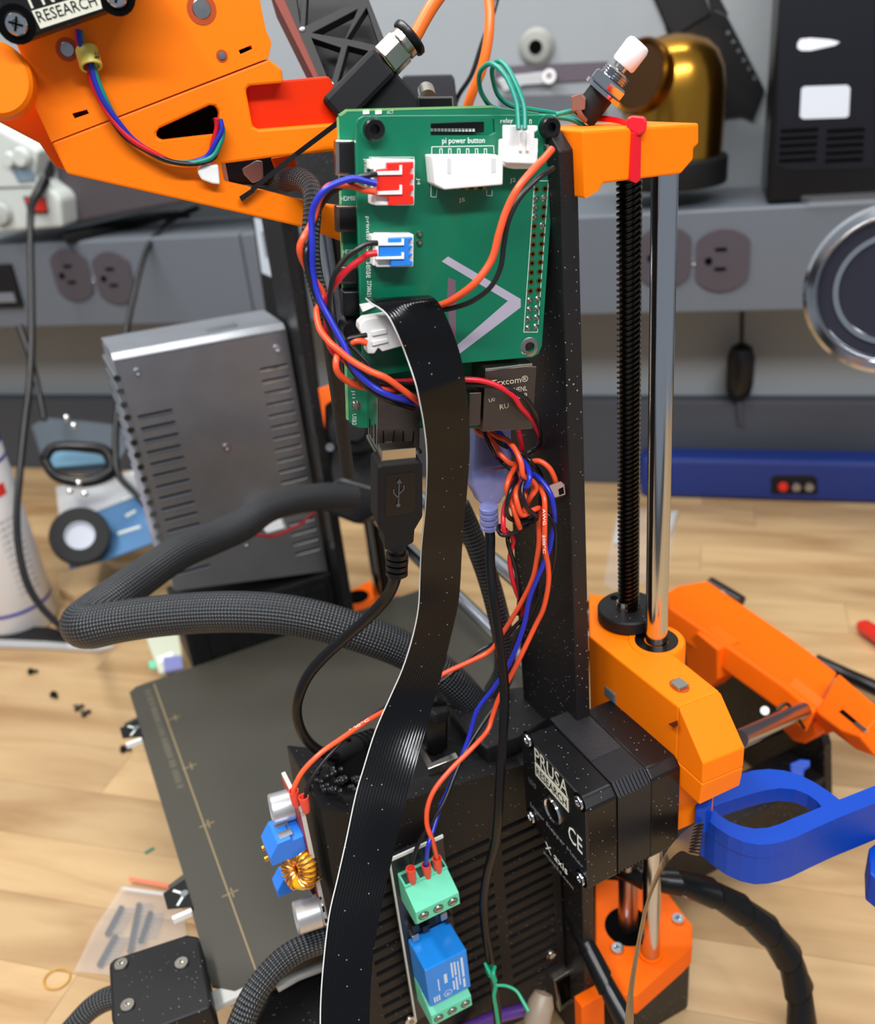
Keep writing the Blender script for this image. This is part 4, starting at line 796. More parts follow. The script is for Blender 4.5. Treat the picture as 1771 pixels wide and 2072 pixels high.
sleeve('braided_cable_sleeve', 'black braided sleeve entering the bed cable cover at bottom left', [(245, 2015, 396, 46), (215, 2022, 397, 46), (185, 2040, 397, 44), (155, 2070, 396, 42), (120, 2110, 395, 42)], sleevem, n=16)
def spiral(name, label, pts, m):
    root = thing(name, label, 'cable', P(*pts[-1][:3])); w, r = path(pts, 8)
    MB().tube(w, r, 16).build('cable_core', blackd, root, smooth=True)
    mb = MB(); L = 0; k = 0; rr = []; 
    step = 3.0; dist = [0]
    for i in range(1, len(w)): dist.append(dist[-1]+(w[i]-w[i-1]).length)
    pit = 17.0; s0 = 0; wraps = int(dist[-1]/pit)
    for q in range(wraps):
        vs_ = []; nseg = 20
        for j in range(nseg+1):
            for e in (0, 1):
                s = q*pit+e*(pit-1.6)+j/nseg*pit*.0
                s = min(s+(math.sin(2*math.pi*j/nseg)*3.0), dist[-1]-.01); s = max(s, 0)
                i = max(k_ for k_ in range(len(dist)) if dist[k_] <= s); i = min(i, len(w)-2); t = (s-dist[i])/max(dist[i+1]-dist[i], 1e-6); c = w[i].lerp(w[i+1], t); ta = (w[i+1]-w[i]).normalized()
                a = (Z-ta*ta.z).normalized(); b = ta.cross(a); an = 2*math.pi*j/nseg; R__ = r[i]*(1.03+.17*e)
                vs_.append(c+(a*math.cos(an)+b*math.sin(an))*R__)
        o = MB().add(vs_, [(j*2, j*2+1, j*2+3, j*2+2) for j in range(nseg)]); o.build('spiral_wrap', m, root, smooth=True)
    return root
spiral('spiral_wrapped_cable', 'black spiral wrapped cable arching over the bench at right', [(1225, 1740, 420, 34), (1290, 1772, 415, 40), (1360, 1782, 412, 46), (1430, 1802, 412, 48), (1500, 1840, 415, 50), (1560, 1888, 418, 52), (1600, 1945, 420, 52), (1618, 2010, 420, 50), (1622, 2060, 420, 50), (1622, 2120, 420, 50)], blackd)
spiral('spiral_wrapped_cable', 'short black spiral wrapped cable beside the orange bottom bracket', [(1150, 1840, 405, 26), (1172, 1880, 400, 32), (1200, 1940, 395, 36), (1235, 2010, 388, 36), (1270, 2075, 382, 36), (1290, 2120, 380, 36)], blackd)

# ------------------------------------------------------------------ relay module on the case door
rm = thing('relay_module', 'relay board with teal green terminals and a bright blue relay cube', 'relay board', G(-9, -102, 76))
MB().g((-10.4, -112.5, 74), (-8.8, -91, 168)).build('board', mat('black_board', (24, 26, 34), .35), rm, bev=.1)
MB().g((-8.8, -112.5, 166.6), (-8.2, -91, 168)).build('board_rim', silk, rm); MB().g((-10.4, -112.9, 74), (-8.8, -112.5, 168)).build('board_rim', silk, rm)
def terminal(zt, parent, front=True):
    # profile in u-z: wire side on top, bevel towards the viewer, screws on the lower front
    prof = [(-8.8, zt), (-2, zt-.4), (-2, zt-1.6), (6.2, zt-5.5), (6.2, zt-11.5), (4, zt-14), (-8.8, zt-14)]
    t = MB().prism([G(a, -110.8, b) for a, b in prof], Vv*17.6).build('terminal_block', greent, parent, bev=.25)
    for k in range(3):
        vc = -107.9+k*5.9
        MB().g((-7.2, vc-2.2, zt-.2), (-2.6, vc+2.2, zt+.05)).build('wire_entry', mat('entry_dark', (30, 60, 52), .6), t)
        c = G(6.25, vc, zt-8.6); MB().prism(circ(c, Vv, Z, 2.1, 1.9), U*.12).build('screw_hole', mat('hole_green', (40, 110, 90), .5), t)
        MB().lathe(c+U*.1, U, [(0, .25), (1.3, .25), (1.5, 0)], 16).build('screw', steel, t, smooth=True)
        MB().box(c+U*.36, Vv, Z, U, (-1.2, -.2, 0), (1.2, .2, .05)).build('screw_slot', voidm, t)
    return t
terminal(159, rm); terminal(100.5, rm)
rb_ = MB().g((-8.6, -110.9, 101.5), (7.2, -93.2, 123)).build('relay_cube', relayb, rm, bev=.5)
def rt_(s, v, z, w, h): text(s, G(7.28, v, z), Vv, Z, w, h, silk, rb_)
# the print runs upwards on the cube face
def rtu(s, v, z, w, h, m=silk): text(s, G(7.28, v, z), Z, -Vv, w, h, m, rb_)
for v_, z_, L_, w_ in ((-106.3, 108.5, 6.5, .5), (-103.2, 111, 5, 1.3), (-100.2, 105, 5, .7), (-100.2, 112, 8, .7), (-98.9, 104, 7, .7), (-98.9, 112.5, 7.5, .7), (-97.5, 106, 13, .5), (-95.8, 103.5, 5, .9), (-95.8, 109.5, 11, .9)):
    mbq = MB(); zc = z_
    while zc < z_+L_: mbq.g((7.2, v_-w_/2, zc), (7.29, v_+w_/2, zc+.55)); zc += .85
    mbq.build('printed_marks', silk, rb_)
for k in range(3): MB().g((7.2, -109+k*1.0, 103.2), (7.3, -108.5+k*1.0, 106.2)).build('printed_bar', silk, rb_)
rr_ = MB()
cc_ = G(7.25, -103, 104.8)
for i in range(18):
    a0, a1 = 2*math.pi*i/18, 2*math.pi*(i+1)/18
    p_ = lambda a, r: cc_+Vv*math.cos(a)*r+Z*math.sin(a)*r
    rr_.add([p_(a0, 1.5), p_(a1, 1.5), p_(a1, 1.75), p_(a0, 1.75)], [(0, 1, 2, 3)])
rr_.build('printed_ring', silk, rb_); rtu('R', -102.5, 104.1, 1.2, 1.3)
MB().lathe(G(7.2, -101.6, 112), U, [(0, .5), (.5, .45), (.7, 0)], 12).build('vent_nub', relayb, rb_, smooth=True)
for v, z_, m_ in ((-108, 131, blackd), (-104, 128, blackd), (-101, 131, blackm), (-96, 130, steel), (-94, 127, blackd), (-108.5, 126, steel)):
    MB().g((-8.8, v-1.4, z_-1.8), (-5, v+1.4, z_+1.8)).build('small_chip', m_, rm, bev=.2)
def ferrule(px, py, d, L=6.2, r=1.75, tilt=V3((0, 0, -1)), parent=None, lbl=None):
    t = P(px, py, d); f = thing('wire_ferrule', lbl, 'wire ferrule', t+tilt*L)
    mb = MB().lathe(t+tilt*L, -tilt, [(1.2, 0), (1.35, .3), (r*.92, L*.45), (r, L), (r*.82, L), (r*.6, L*.5), (0, L*.45)], 20); mb.build('collar', ferr, f, smooth=True); return f
for (px, py), nm in zip(((831, 1757), (862, 1749), (884, 1736)), ('left', 'middle', 'right')):
    ferrule(px, py, D(R_, px, py), L=7.5, lbl='red plastic ferrule on the %s wire entering the top green terminal' % nm)
MB().tube([P(910, 2040, 405), P(915, 2090, 405)], [2, 2], 12)
tag(MB().tube([P(908, 2052, 402), P(912, 2075, 404), P(916, 2110, 406)], [1.7]*3, 12).build('red_wire', ferr, smooth=True), 'red wire stub leaving the lowest green terminal', 'wire')
# ------------------------------------------------------------------ converter module
bm_ = thing('converter_module', 'small power converter board with copper coil, blue terminals and silver capacitors', 'converter board', G(-25, -139, 146))
MB().prism([G(-15, -139.6, 200), G(-15, -139.6, 145), G(-37, -139.6, 145), G(-37, -139.6, 200)], Vv*1.5).build('board', mat('converter_board', (196, 190, 182), .5), bm_, bev=.1)
MB().prism([G(-15.6, -139.9, 199), G(-15.6, -139.9, 146), G(-36, -139.9, 146), G(-36, -139.9, 199)], Vv*.3).build('board_face', mat('red_board', (150, 42, 34), .45), bm_)
def cap(px, py, d, r, L, rolldir=None):
    c = P(px, py, d); ax = (-Vv*.97+Z*.05-U*.1).normalized(); MB().lathe(c+ax*L, -ax, [(0, .4), (r*.86, .35), (r*.9, 0), (r, .5), (r, L-1.5), (r*.94, L-1.1), (r, L-.6), (r, L)], 32).build('capacitor', capm, bm_, smooth=True)
    MB().lathe(c, ax, [(r+.35, 0), (r+.35, .8), (0, .8)], 8).build('capacitor_base', blackd, bm_)
cap(654, 1840, 337, 5.9, 10.5); cap(600, 1624, 330, 5.6, 9.5)
def bterm(u0_, z0_, w_, h_, L, nm='blue_terminal'):
    prof = [(0, 0), (-L, 0), (-L, h_*.45), (-L*.72, h_), (-L*.35, h_), (-L*.3, h_*.86), (0, h_*.86)]
    t = MB().prism([G(u0_, -139.9+a, z0_+b) for a, b in prof], -U*w_).build(nm, termb, bm_, bev=.3)
    for k in range(2):
        uc = u0_-w_*(.28+.45*k)
        MB().g((uc-1.6, -139.9-L*.62, z0_+h_*.8), (uc+1.6, -139.9-L*.25, z0_+h_+.05)).build('wire_slot', mat('slot_metal', (150, 150, 156), .3, .8), t)
    return t
bterm(-17, 179, 12, 9, 13); bterm(-30, 149, 7, 8, 12)
MB().g((-36, -150, 168), (-28, -140, 178)).build('trim_pot', termb, bm_, bev=.3)
for z_ in (170.5, 176): MB().cyl(G(-30, -150, z_), G(-30, -153.5, z_), 1.1, n=12).build('pot_screw', gold, bm_, smooth=True)
tc_ = P(606, 1757, 328); tax = (CAM-tc_).normalized()*.5-Vv*.75; tax.normalize(); tX = tax.orthogonal().normalized(); tY = tax.cross(tX)
MB().tube([tc_+tX*math.cos(2*math.pi*i/36)*4.9+tY*math.sin(2*math.pi*i/36)*4.9 for i in range(36)], 2.7, 14, closed=True).build('coil_core', yellowm, bm_, smooth=True)
# windings wrap the ring, leaving a gap at the lower right
cw = MB(); q0 = P(620, 1790, 328)-tc_; a00 = math.atan2(q0.dot(tY), q0.dot(tX)); N_w = 21
for k in range(N_w):
    an = a00+.55+(2*math.pi-1.1)*k/(N_w-1); rad = tX*math.cos(an)+tY*math.sin(an); cen = tc_+rad*4.9
    cw = MB().tube([cen+rad*math.cos(t*2*math.pi/14)*3.2+tax*math.sin(t*2*math.pi/14)*3.2 for t in range(14)], .5, 6, closed=True)
    cw.build('copper_turn', copper, bm_, smooth=True)
MB().tube([P(636, 1786, 326), P(648, 1778, 328), P(653, 1770, 331)], .45, 6).build('coil_lead', copper, bm_, smooth=True)
for i, (u_, z_) in enumerate(((-17, 176), (-18, 171), (-17.5, 166), (-19, 161), (-18, 156))): MB().g((u_-2.5, -141.6, z_-1.5), (u_+1, -139.9, z_+1.5)).build('small_chip', blackd if i % 2 else steel, bm_, bev=.2)
ferrule(594, 1600, 312, L=6.8, lbl='red plastic ferrule on the orange wire at the blue terminal'); ferrule(614, 1612, 310, L=6.8, lbl='red plastic ferrule on the black wire at the blue terminal')

# ------------------------------------------------------------------ push button, ties on the top bracket
pb_ = thing('push_button', 'silver push button with a white cap tied on top of the bracket', 'push button', P(1210, 225, 262))
b0_, b1_ = P(1192, 222, 264), P(1276, 112, 256); ax = (b1_-b0_).normalized(); L_ = (b1_-b0_).length
MB().lathe(b0_, ax, [(0, -3), (3.9, -3), (4.0, 0), (4.0, 7.2), (0, 7.2)], 28).build('button_body', blackm, pb_, smooth=True)
nut = MB().lathe(b0_, ax, [(3, 6.8), (5.6, 6.8), (5.9, 7.2), (5.9, 9.2), (5.4, 9.8), (3.5, 9.8)], 6).build('hex_nut', chrome, pb_)
MB().lathe(b0_, ax, [(3.5, 5.4), (5.9, 5.5), (5.9, 6.6), (3.5, 6.7)], 32).build('lock_washer', chrome, pb_, smooth=True)
MB().lathe(b0_, ax, [(4.2, 9.8)]+[(4.2 if i % 2 else 3.6, 9.9+i*.35) for i in range(9)]+[(0, 13)], 28).build('threaded_collar', chrome, pb_, smooth=True)
MB().cyl(b0_+ax*13, b0_+ax*15, 1.7, n=20).build('button_stem', nickel, pb_, smooth=True)
MB().lathe(b0_, ax, [(0, 14.3), (3.2, 14.3), (3.6, 14.9), (3.6, 20.2), (3.2, 21.2), (2.4, 21.6), (0, 21.7)], 32).build('white_cap', whitep, pb_, smooth=True)
b2 = thing('cable_tie', 'brown cable tie on the push button body behind the bracket', 'cable tie', P(1170, 220, 262))
bf = (P(1168, 208, 258), (CAM-P(1168, 208, 258)).normalized())
MB().px(bf, [(1155, 195), (1176, 188), (1186, 198), (1184, 222), (1158, 226)], 4).build('tie_head', tie_b, b2, bev=.3)
w, r = path([(1170, 222, 259, 12), (1176, 234, 260, 12), (1184, 244, 262, 12)]); MB().tube(w, r, 6).build('tie_strap', tie_b, b2)
rtie = thing('cable_tie', 'bright red cable tie wrapped round the orange top bracket', 'cable tie', P(1290, 370, 256))
rf = (P(1288, 255, 249), (CAM-P(1288, 255, 255)).normalized())
MB().px(rf, [(1268, 240), (1280, 233), (1305, 236), (1310, 244), (1308, 266), (1290, 276), (1268, 262)], 6).build('tie_head', tie_r, rtie, bev=.6)
MB().px(shift(pl, 1.0), [(1281, 268), (1299, 266), (1297, 364), (1288, 371), (1276, 366)], 1.0).build('tie_band', tie_r, rtie, bev=.2)
w, r = path([(1275, 252, 258, 12), (1250, 244, 262, 12), (1220, 240, 266, 12), (1192, 240, 270, 10)]); MB().tube(w, r, 6).build('tie_tail', tie_r, rtie)

# ------------------------------------------------------------------ orange tube with push fitting on black block
pt = thing('push_fitting', 'silver hex push fitting with black collar on a black block above the board', 'fitting', P(700, 210, 275))
f0, f1 = P(700, 208, 276), P(845, 60, 272); ax = (f1-f0).normalized()
xa = ax.cross((CAM-f0).normalized()).normalized(); xb = ax.cross(xa)
MB().box(f0, ax, xa, xb, (-5, -5.5, -4), (16.5, 4.6, 6)).build('black_block', blackm, pt, bev=1.5)
MB().px((P(780, 190, 276), (CAM-P(780, 190, 276)).normalized()), [(740, 180), (800, 145), (848, 200), (845, 232), (700, 232)], 8).build('block_wing', blackm, pt, bev=.6)
MB().lathe(f0, ax, [(3, 16), (5.4, 16.2), (5.9, 17)], 6)
MB().lathe(f0, ax, [(0, 16.3), (4.9, 16.3), (5.3, 17), (5.3, 22.6), (4.7, 23.4), (0, 23.5)], 6).build('hex_body', nickel, pt, bev=.2)
MB().lathe(f0, ax, [(4.2, 23), (4.8, 23.4), (4.8, 25.2), (4.2, 25.6)], 32).build('fitting_neck', nickel, pt, smooth=True)
MB().lathe(f0, ax, [(2.2, 25.4), (5.6, 25.4), (5.9, 26), (5.9, 27.2), (5.2, 27.8), (2.2, 27.8)], 36).build('release_collar', blackd, pt, smooth=True)
wire('orange_tube', 'straight orange plastic tube plugged into the silver fitting', [(838, 78, 272), (870, 20, 270), (905, -30, 268), (940, -80, 266)], 4.0, tubeo, cat='tube', n=20)
wire('orange_tube', 'blurred orange tube hanging down behind the teal wires', [(985, -40, 360), (991, 20, 360), (988, 80, 362), (975, 140, 366), (955, 190, 372), (940, 235, 380)], 4.0, tubeo, cat='tube', n=16)
wire('dark_wire', 'thin dark wire alongside the hanging orange tube', [(1012, -30, 420), (1000, 20, 420), (975, 90, 425), (955, 150, 430), (930, 190, 435), (920, 215, 440)], 2.2, wblk)
# black lattice plate; orange reflection is painted into its side wall colour
lt_ = thing('lattice_panel', 'black triangulated lattice panel leaning above the orange arm', 'panel', P(700, 200, 330))
lp = P3((600, 0, 345), (760, 0, 340), (720, 200, 320))
bars = [((572, -20), (676, 215)), ((735, -20), (800, 140)), ((676, 215), (740, 190))]
tri = [[(598, -16), (612, -16), (608, 46)], [(622, -16), (728, -16), (720, 2), (618, 52)], [(742, 15), (768, 92), (702, 78)], [(724, 18), (698, 78), (632, 66)], [(630, 76), (690, 96), (672, 160), (664, 160)], [(704, 92), (758, 106), (690, 168), (684, 165)]]
MB().px(lp, [(560, -30), (735, -30), (805, 150), (740, 200), (672, 222)], 3, tri).build('lattice', blackm, lt_, bev=.3)
MB().px(shift(lp, -9), [(560, -30), (735, -30), (805, 150), (740, 200), (672, 222)], 2).build('back_skin', blackm, lt_)
MB().px(shift(lp, .2), [(540, -30), (564, -30), (668, 205), (700, 240), (684, 232), (660, 210)], 14).build('side_wall', mat('orange_reflection', (100, 30, 14), .55, spec=.25), lt_, bev=.5)
for p in ((612, 60), (670, 172)): MB().lathe(on(shift(lp, .1), *p), lp[1], [(0, .5), (1, .4), (1.3, 0)], 12).build('glossy_node', steel, lt_, smooth=True)

# ------------------------------------------------------------------ big orange arm and drive unit (top left)
oa = thing('extruder_arm', 'large bright orange printed arm filling the top left corner', 'printer arm', P(400, 480, 300))
nn_ = -ray(250, 100); nn_.z = 0; nn_.normalize(); plo = (P(640, 450, 284), nn_)
holeA = [(316, 268), (322, 260), (425, 213), (436, 214), (444, 226), (440, 272), (330, 284), (318, 279)]
holeB = [(448, 332), (560, 318), (690, 305), (700, 420), (640, 412), (455, 368)]
holeC = [(498, 180), (504, 172), (655, 160), (690, 250), (525, 262), (512, 256)]
MB().px(plo, [(104, 288), (544, 119), (571, 140), (574, 168), (504, 174), (498, 182), (512, 256), (525, 262), (720, 247), (720, 500), (620, 462), (135, 352)], 6, [holeA, holeB]).build('lower_arm', orange, oa, bev=.7)
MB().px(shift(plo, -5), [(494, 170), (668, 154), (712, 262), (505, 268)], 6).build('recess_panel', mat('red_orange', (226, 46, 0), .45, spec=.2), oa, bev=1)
MB().px(shift(plo, .3), [(42, 110), (20, 60), (20, -70), (505, -70), (522, -20), (538, 60), (550, 86), (543, 118), (104, 288), (82, 240), (58, 190), (52, 150)], 9.5, [[(483, 102), (508, 92), (511, 99), (487, 110)], [(146, 230), (176, 222), (180, 230), (151, 240)]]).build('upper_plate', orange, oa, bev=.5)
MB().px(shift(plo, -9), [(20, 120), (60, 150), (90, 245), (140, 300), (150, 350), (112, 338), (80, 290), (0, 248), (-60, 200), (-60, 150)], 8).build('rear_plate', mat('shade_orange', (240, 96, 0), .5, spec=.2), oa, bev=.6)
MB().px(shift(plo, -7), [(478, 88), (516, 84), (518, 116), (480, 118)], 2).build('slot_back', voidm, oa); MB().px(shift(plo, -7), [(140, 216), (186, 212), (188, 246), (142, 248)], 2).build('slot_back', mat('slot_grey', (120, 70, 56), .5), oa)
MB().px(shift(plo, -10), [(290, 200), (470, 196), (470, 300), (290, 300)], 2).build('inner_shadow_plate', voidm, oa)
for p, r_ in (((408, 18), 2.7), ((136, 100), 2.0), ((449, 113), 1.1)):
    n_ = plo[1]; c = on(shift(plo, .35), *p); MB().prism(circ(c, n_.orthogonal(), n_.cross(n_.orthogonal()), r_*1.12), n_*.1).build('screw_well', MATS['recess_orange'], oa)
    MB().lathe(c, n_, [(0, .5), (r_*.85, .45), (r_, 0)], 20).build('screw', steel, oa, smooth=True)
kn = P(-8, 162, D(shift(plo, 8), 0, 162)); MB().lathe(kn, (CAM-kn).normalized()+V3((-.12, 0, .1)), [(0, 4), (8.2, 4), (9.2, 3), (9.4, -7), (0, -7)], 40).build('round_cover', orange, oa, smooth=True)
# motor
mt = thing('stepper_motor', 'black stepper motor with maker label at the extreme top left corner', 'motor', P(120, 60, 285))
plm2 = shift(plo, 16)
MB().px(plm2, [(-40, -120), (230, -180), (300, -90), (262, 2), (248, 12), (48, 84), (30, 84), (-20, 40)], 11).build('motor_cap', motorm, mt, bev=.8)
for p in ((33, 49), (236, -8)):
    c = on(plm2, *p); n_ = plm2[1]; MB().prism(circ(c, n_.orthogonal(), n_.cross(n_.orthogonal()), 3.5), n_*.1).build('screw_well', voidm, mt)
    MB().lathe(c, n_, [(0, .6), (.8, .5), (1.0, 1.2), (2.4, 1.1), (3.0, .3), (3.1, 0)], 24).build('screw', chrome, mt, smooth=True)
    for an in (.5, .5+math.pi/2): a_ = n_.orthogonal().normalized(); b_ = n_.cross(a_); d_ = a_*math.cos(an)+b_*math.sin(an); MB().box(c+n_*1.15, d_, n_.cross(d_), n_, (-1.7, -.3, 0), (1.7, .3, .06)).build('cross_slot', voidm, mt)
MB().px(shift(plm2, .12), [(64, 22), (198, -18), (207, 17), (82, 58)], .1).build('name_plate', pale, mt)
text_px('RESEARCH', shift(plm2, .16), (80, 46), (198, 11), 2.5, blackd, mt)
text_px('PRUSA', shift(plm2, .16), (64, 18), (196, -22), 5.5, pale, mt)
# motor wires with yellow marker ring
mw = [(160, 60), (163, 90), (178, 118), (186, 142), (192, 165), (207, 200), (230, 240), (262, 280), (305, 308), (345, 327), (390, 330), (425, 318), (438, 290), (445, 262), (440, 240)]
for k, (nm, m_, lb_) in enumerate((('red_wire', wred, 'red motor wire in the bundle hanging across the orange arm'), ('black_wire', wblk, 'black motor wire in the bundle hanging across the orange arm'), ('blue_wire', wblu, 'blue motor wire in the bundle hanging across the orange arm'), ('teal_wire', wgrn, 'teal motor wire in the bundle hanging across the orange arm'))):
    pts = []
    for i, (x, y_) in enumerate(mw):
        ph = (math.pi, math.pi/2, -math.pi/2, 0)[k]+(0 if i < 5 else (i-5)*.85); spread = 7.5 if 2 < i < 14 else 6
        pts.append((x+math.cos(ph)*spread*(1 if i > 3 else .7), y_+math.cos(ph)*1.5, D(shift(plo, 3.2), x, y_)+math.sin(ph)*.75))
    wire(nm, lb_, pts, 1.45, m_)
dmk = D(shift(plo, 3.2), 180, 118); mk = P(180, 118, dmk); mkax = (P(186, 136, dmk)-P(175, 96, dmk)).normalized()
tag(MB().lathe(mk, mkax, [(2.2, -2.4), (2.9, -2.5), (3.0, -2.2), (3.0, 2.2), (2.9, 2.5), (2.2, 2.4)], 28).build('marker_ring', yell, smooth=True), 'yellow letter marker ring round the motor wires', 'marker ring')
rgd = (CAM-mk).normalized(); rX = (V3(mkax).cross(rgd)).normalized(); text('E', mk+rgd*3.02-rX*1.2-mkax*-.2, mkax*-1, rX*-1, 1.7, 1.5, blackd, S.objects['marker_ring'])
# thin black tie tail crossing the arm
zt_ = MB().tube([P(690, 244, 266), P(600, 312, D(shift(plo, 2), 600, 312)), P(510, 384, D(shift(plo, 2), 510, 384))], [1.0, 1.0, 1.0], 4); ztr = zt_.build('cable_tie', blackd); tag(ztr, 'long thin black cable tie tail crossing the orange arm diagonally', 'cable tie')
MB().px((P(503, 392, D(shift(plo, 2.5), 503, 392)), (CAM-P(503, 392, 275)).normalized()), [(484, 398), (508, 382), (516, 388), (490, 408)], 1.5).build('tie_tip', blackd, ztr)
# parts glimpsed in the gap of the arm
gp2 = thing('cooling_fan_cluster', 'white cap and dark parts glimpsed through the gap in the orange arm', 'fan', P(470, 380, 306))
pg = shift(plo, -12)
MB().px(shift(plo, 3), [(400, 350), (402, 340), (412, 334), (442, 333), (446, 374), (430, 372), (408, 364)], 4).build('white_cap', whitep, gp2, bev=.8)
MB().px(shift(pg, 2), [(440, 330), (560, 310), (600, 300), (600, 380), (455, 372)], 10).build('dark_body', blackd, gp2, bev=.8)
MB().px(shift(pg, 4), [(446, 332), (456, 330), (464, 370), (454, 374)], 2).build('white_blade', whitep, gp2, bev=.3)
MB().px(shift(pg, 4), [(490, 342), (520, 325), (532, 326), (534, 362), (512, 372), (494, 354)], 3).build('clear_housing', clear2, gp2, bev=.5)
MB().px(shift(pg, 3), [(548, 320), (600, 312), (600, 350), (562, 358)], 3).build('orange_tab', orange2, gp2, bev=.5)

# ------------------------------------------------------------------ blue printed arm and bronze strip
ba = thing('printed_loop_tool', 'thick bright blue printed loop handle sticking out to the right', 'handle', on(PZ(150), 1500, 1700))
zz = PZ(170); q2 = lambda pts: [(1000+a/2.297, 1350+b/2.297) for a, b in pts]
outer = q2([(1005, 560), (1040, 540), (1100, 508), (1200, 480), (1280, 473), (1350, 480), (1420, 500), (1490, 535), (1560, 580), (1605, 615), (1771, 550), (1900, 500), (1900, 580), (1771, 632), (1600, 700), (1500, 745), (1400, 792), (1340, 812), (1290, 822), (1230, 826), (1160, 812), (1090, 782), (1030, 742), (985, 705), (940, 680), (932, 655), (932, 590)])
inner = q2([(1018, 600), (1090, 628), (1160, 610)][:1]+[(1010, 655), (1060, 700), (1110, 728), (1170, 747), (1240, 750), (1310, 735), (1400, 698), (1480, 665), (1530, 646), (1490, 600), (1430, 568), (1370, 558), (1310, 560), (1240, 578), (1150, 608), (1080, 635), (1020, 655)][0:17])
inner = q2([(1012, 652), (1040, 640), (1120, 612), (1200, 588), (1260, 572), (1330, 562), (1400, 568), (1460, 592), (1505, 625), (1522, 648), (1470, 670), (1400, 698), (1330, 728), (1270, 746), (1210, 750), (1150, 738), (1090, 715), (1045, 685)])
MB().px(zz, outer, 6.5, [inner]).build('loop_top', bluep, ba, bev=.8)
near = q2([(932, 640), (1012, 652), (1045, 685), (1090, 715), (1150, 738), (1210, 750), (1270, 746), (1330, 728), (1400, 698), (1470, 670), (1522, 648), (1605, 615), (1771, 551), (1900, 502), (1900, 578), (1771, 631), (1600, 699), (1500, 744), (1400, 791), (1340, 811), (1290, 821), (1230, 825), (1160, 811), (1090, 781), (1030, 741), (985, 704), (940, 679)])
MB().px(shift(zz, -.4), near, 20).build('loop_wall', bluep, ba, bev=.8)
MB().px(PZ(177), q2([(934, 560), (940, 525), (1000, 508), (1018, 560), (1012, 640), (985, 665), (936, 670)]), 12).build('clip_block', bluep, ba, bev=.8)
MB().px(PZ(150), [(1758, 1715), (1790, 1690), (1800, 1800), (1760, 1768)], 14).build('lower_tip', bluep, ba, bev=1)
bc_ = P(1612, 1556, 440); tag(MB().px((bc_, (CAM-bc_).normalized()), [(1598, 1545), (1620, 1536), (1640, 1538), (1640, 1552), (1628, 1560), (1626, 1580), (1600, 1572)], 6).build('blue_clip', bluep, bev=.8), 'small blue printed clip on the black front plate', 'clip')
st_L = smooth_path([(1424, 1664, 330), (1400, 1672, 326), (1375, 1692, 321), (1350, 1722, 316), (1330, 1760, 311), (1312, 1810, 306), (1298, 1860, 302), (1284, 1930, 297), (1272, 2000, 293), (1266, 2050, 291), (1262, 2110, 289)], 4)
st_R = smooth_path([(1414, 1732, 333), (1396, 1728, 331), (1378, 1722, 328), (1356, 1740, 324), (1336, 1772, 320), (1316, 1820, 315), (1304, 1868, 312), (1292, 1936, 308), (1283, 2000, 305), (1282, 2050, 303), (1282, 2110, 301)], 4)
sm = MB(); rows = [[P(*a), P(*b)] for a, b in zip(st_L, st_R)]; n_ = len(rows); vs = [q for r_ in rows for q in r_]+[q+V3((.1, .25, 0)) for r_ in rows for q in r_]; fs = []
for i in range(n_-1): a = i*2; fs += [(a, a+1, a+3, a+2), (a+2*n_, a+2+2*n_, a+3+2*n_, a+1+2*n_), (a, a+2, a+2+2*n_, a+2*n_), (a+1, a+1+2*n_, a+3+2*n_, a+3)]
sm.add(vs, fs); so = sm.build('thin_metal_strip', steelstrip, smooth=True); tag(so, 'thin bronze coloured flexible strip curling down from the blue handle', 'strip')
for i in range(9):
    a, b = P(1424-i*1.1, 1669+i*7.2, 329.2+i*.3), P(1396, 1674+i*6.2, 326.5+i*.5); MB().tube([a, b], [.28, .28], 6).build('contact_line', blackd, so)

# ------------------------------------------------------------------ things on and around the raceway
def lbx(name, label, cat, pix, plane, th, m, bev=1, **k): return tag(MB().px(plane, pix, th).build(name, m, bev=bev), label, cat, **k)
bxp = PY(806)
bx = thing('black_meter_box', 'tall black box with a white label and slots standing at top right', 'device', V3((60, 850, 290)))
c0_, c1_ = on(bxp, 1553, 358), on(bxp, 1771, 340)
MB().wbox((c0_.x, 806, 291), (c0_.x+190, 890, 620)).build('box_body', blackd, bx, bev=4)
MB().px(shift(bxp, .6), [(1578, 0), (1590, -60), (1771, -60), (1771, 340), (1600, 345), (1570, 335)], 1.6).build('front_panel', mat('blue_black', (17, 19, 27), .4, spec=.3), bx, bev=.5)
MB().px(shift(bxp, 1.6), [(1622, 180), (1628, 175), (1715, 172), (1721, 178), (1718, 234), (1712, 238), (1626, 241), (1619, 236)], .8).build('white_label', mat('lab', (206, 212, 222), .6), bx)
MB().px(shift(bxp, 1.6), [(1614, 88), (1620, 79), (1640, 77), (1680, 80), (1700, 85), (1690, 92), (1640, 103), (1622, 103), (1614, 98)], .8).build('white_badge', mat('badge', (228, 232, 240), .5), bx, bev=.2)
for i in range(5):
    for x in (1574, 1668): y_ = 262+i*15; MB().px(shift(bxp, .9), [(x+6-i, y_), (x+82-i, y_-4), (x+82-i, y_+4), (x+6-i, y_+8)], .5).build('vent_slot', voidm, bx)
hd = thing('black_comb_tool', 'black tapered tool with two rows of small holes leaning at top right', 'tool', P(1490, 250, 800))
ph = (P(1440, 120, 780), (CAM-P(1440, 120, 780)).normalized()); rows_ = []
for k in range(6): x, y_ = 1473+k*10.6, 63+k*18.6; rows_.append([(x-5, y_-4), (x+3, y_-6), (x+6, y_+3), (x-2, y_+6)])
for k in range(3): x, y_ = 1430+k*12, 134+k*16; rows_.append([(x-4, y_-6), (x+3, y_-6), (x+3, y_+6), (x-4, y_+6)])
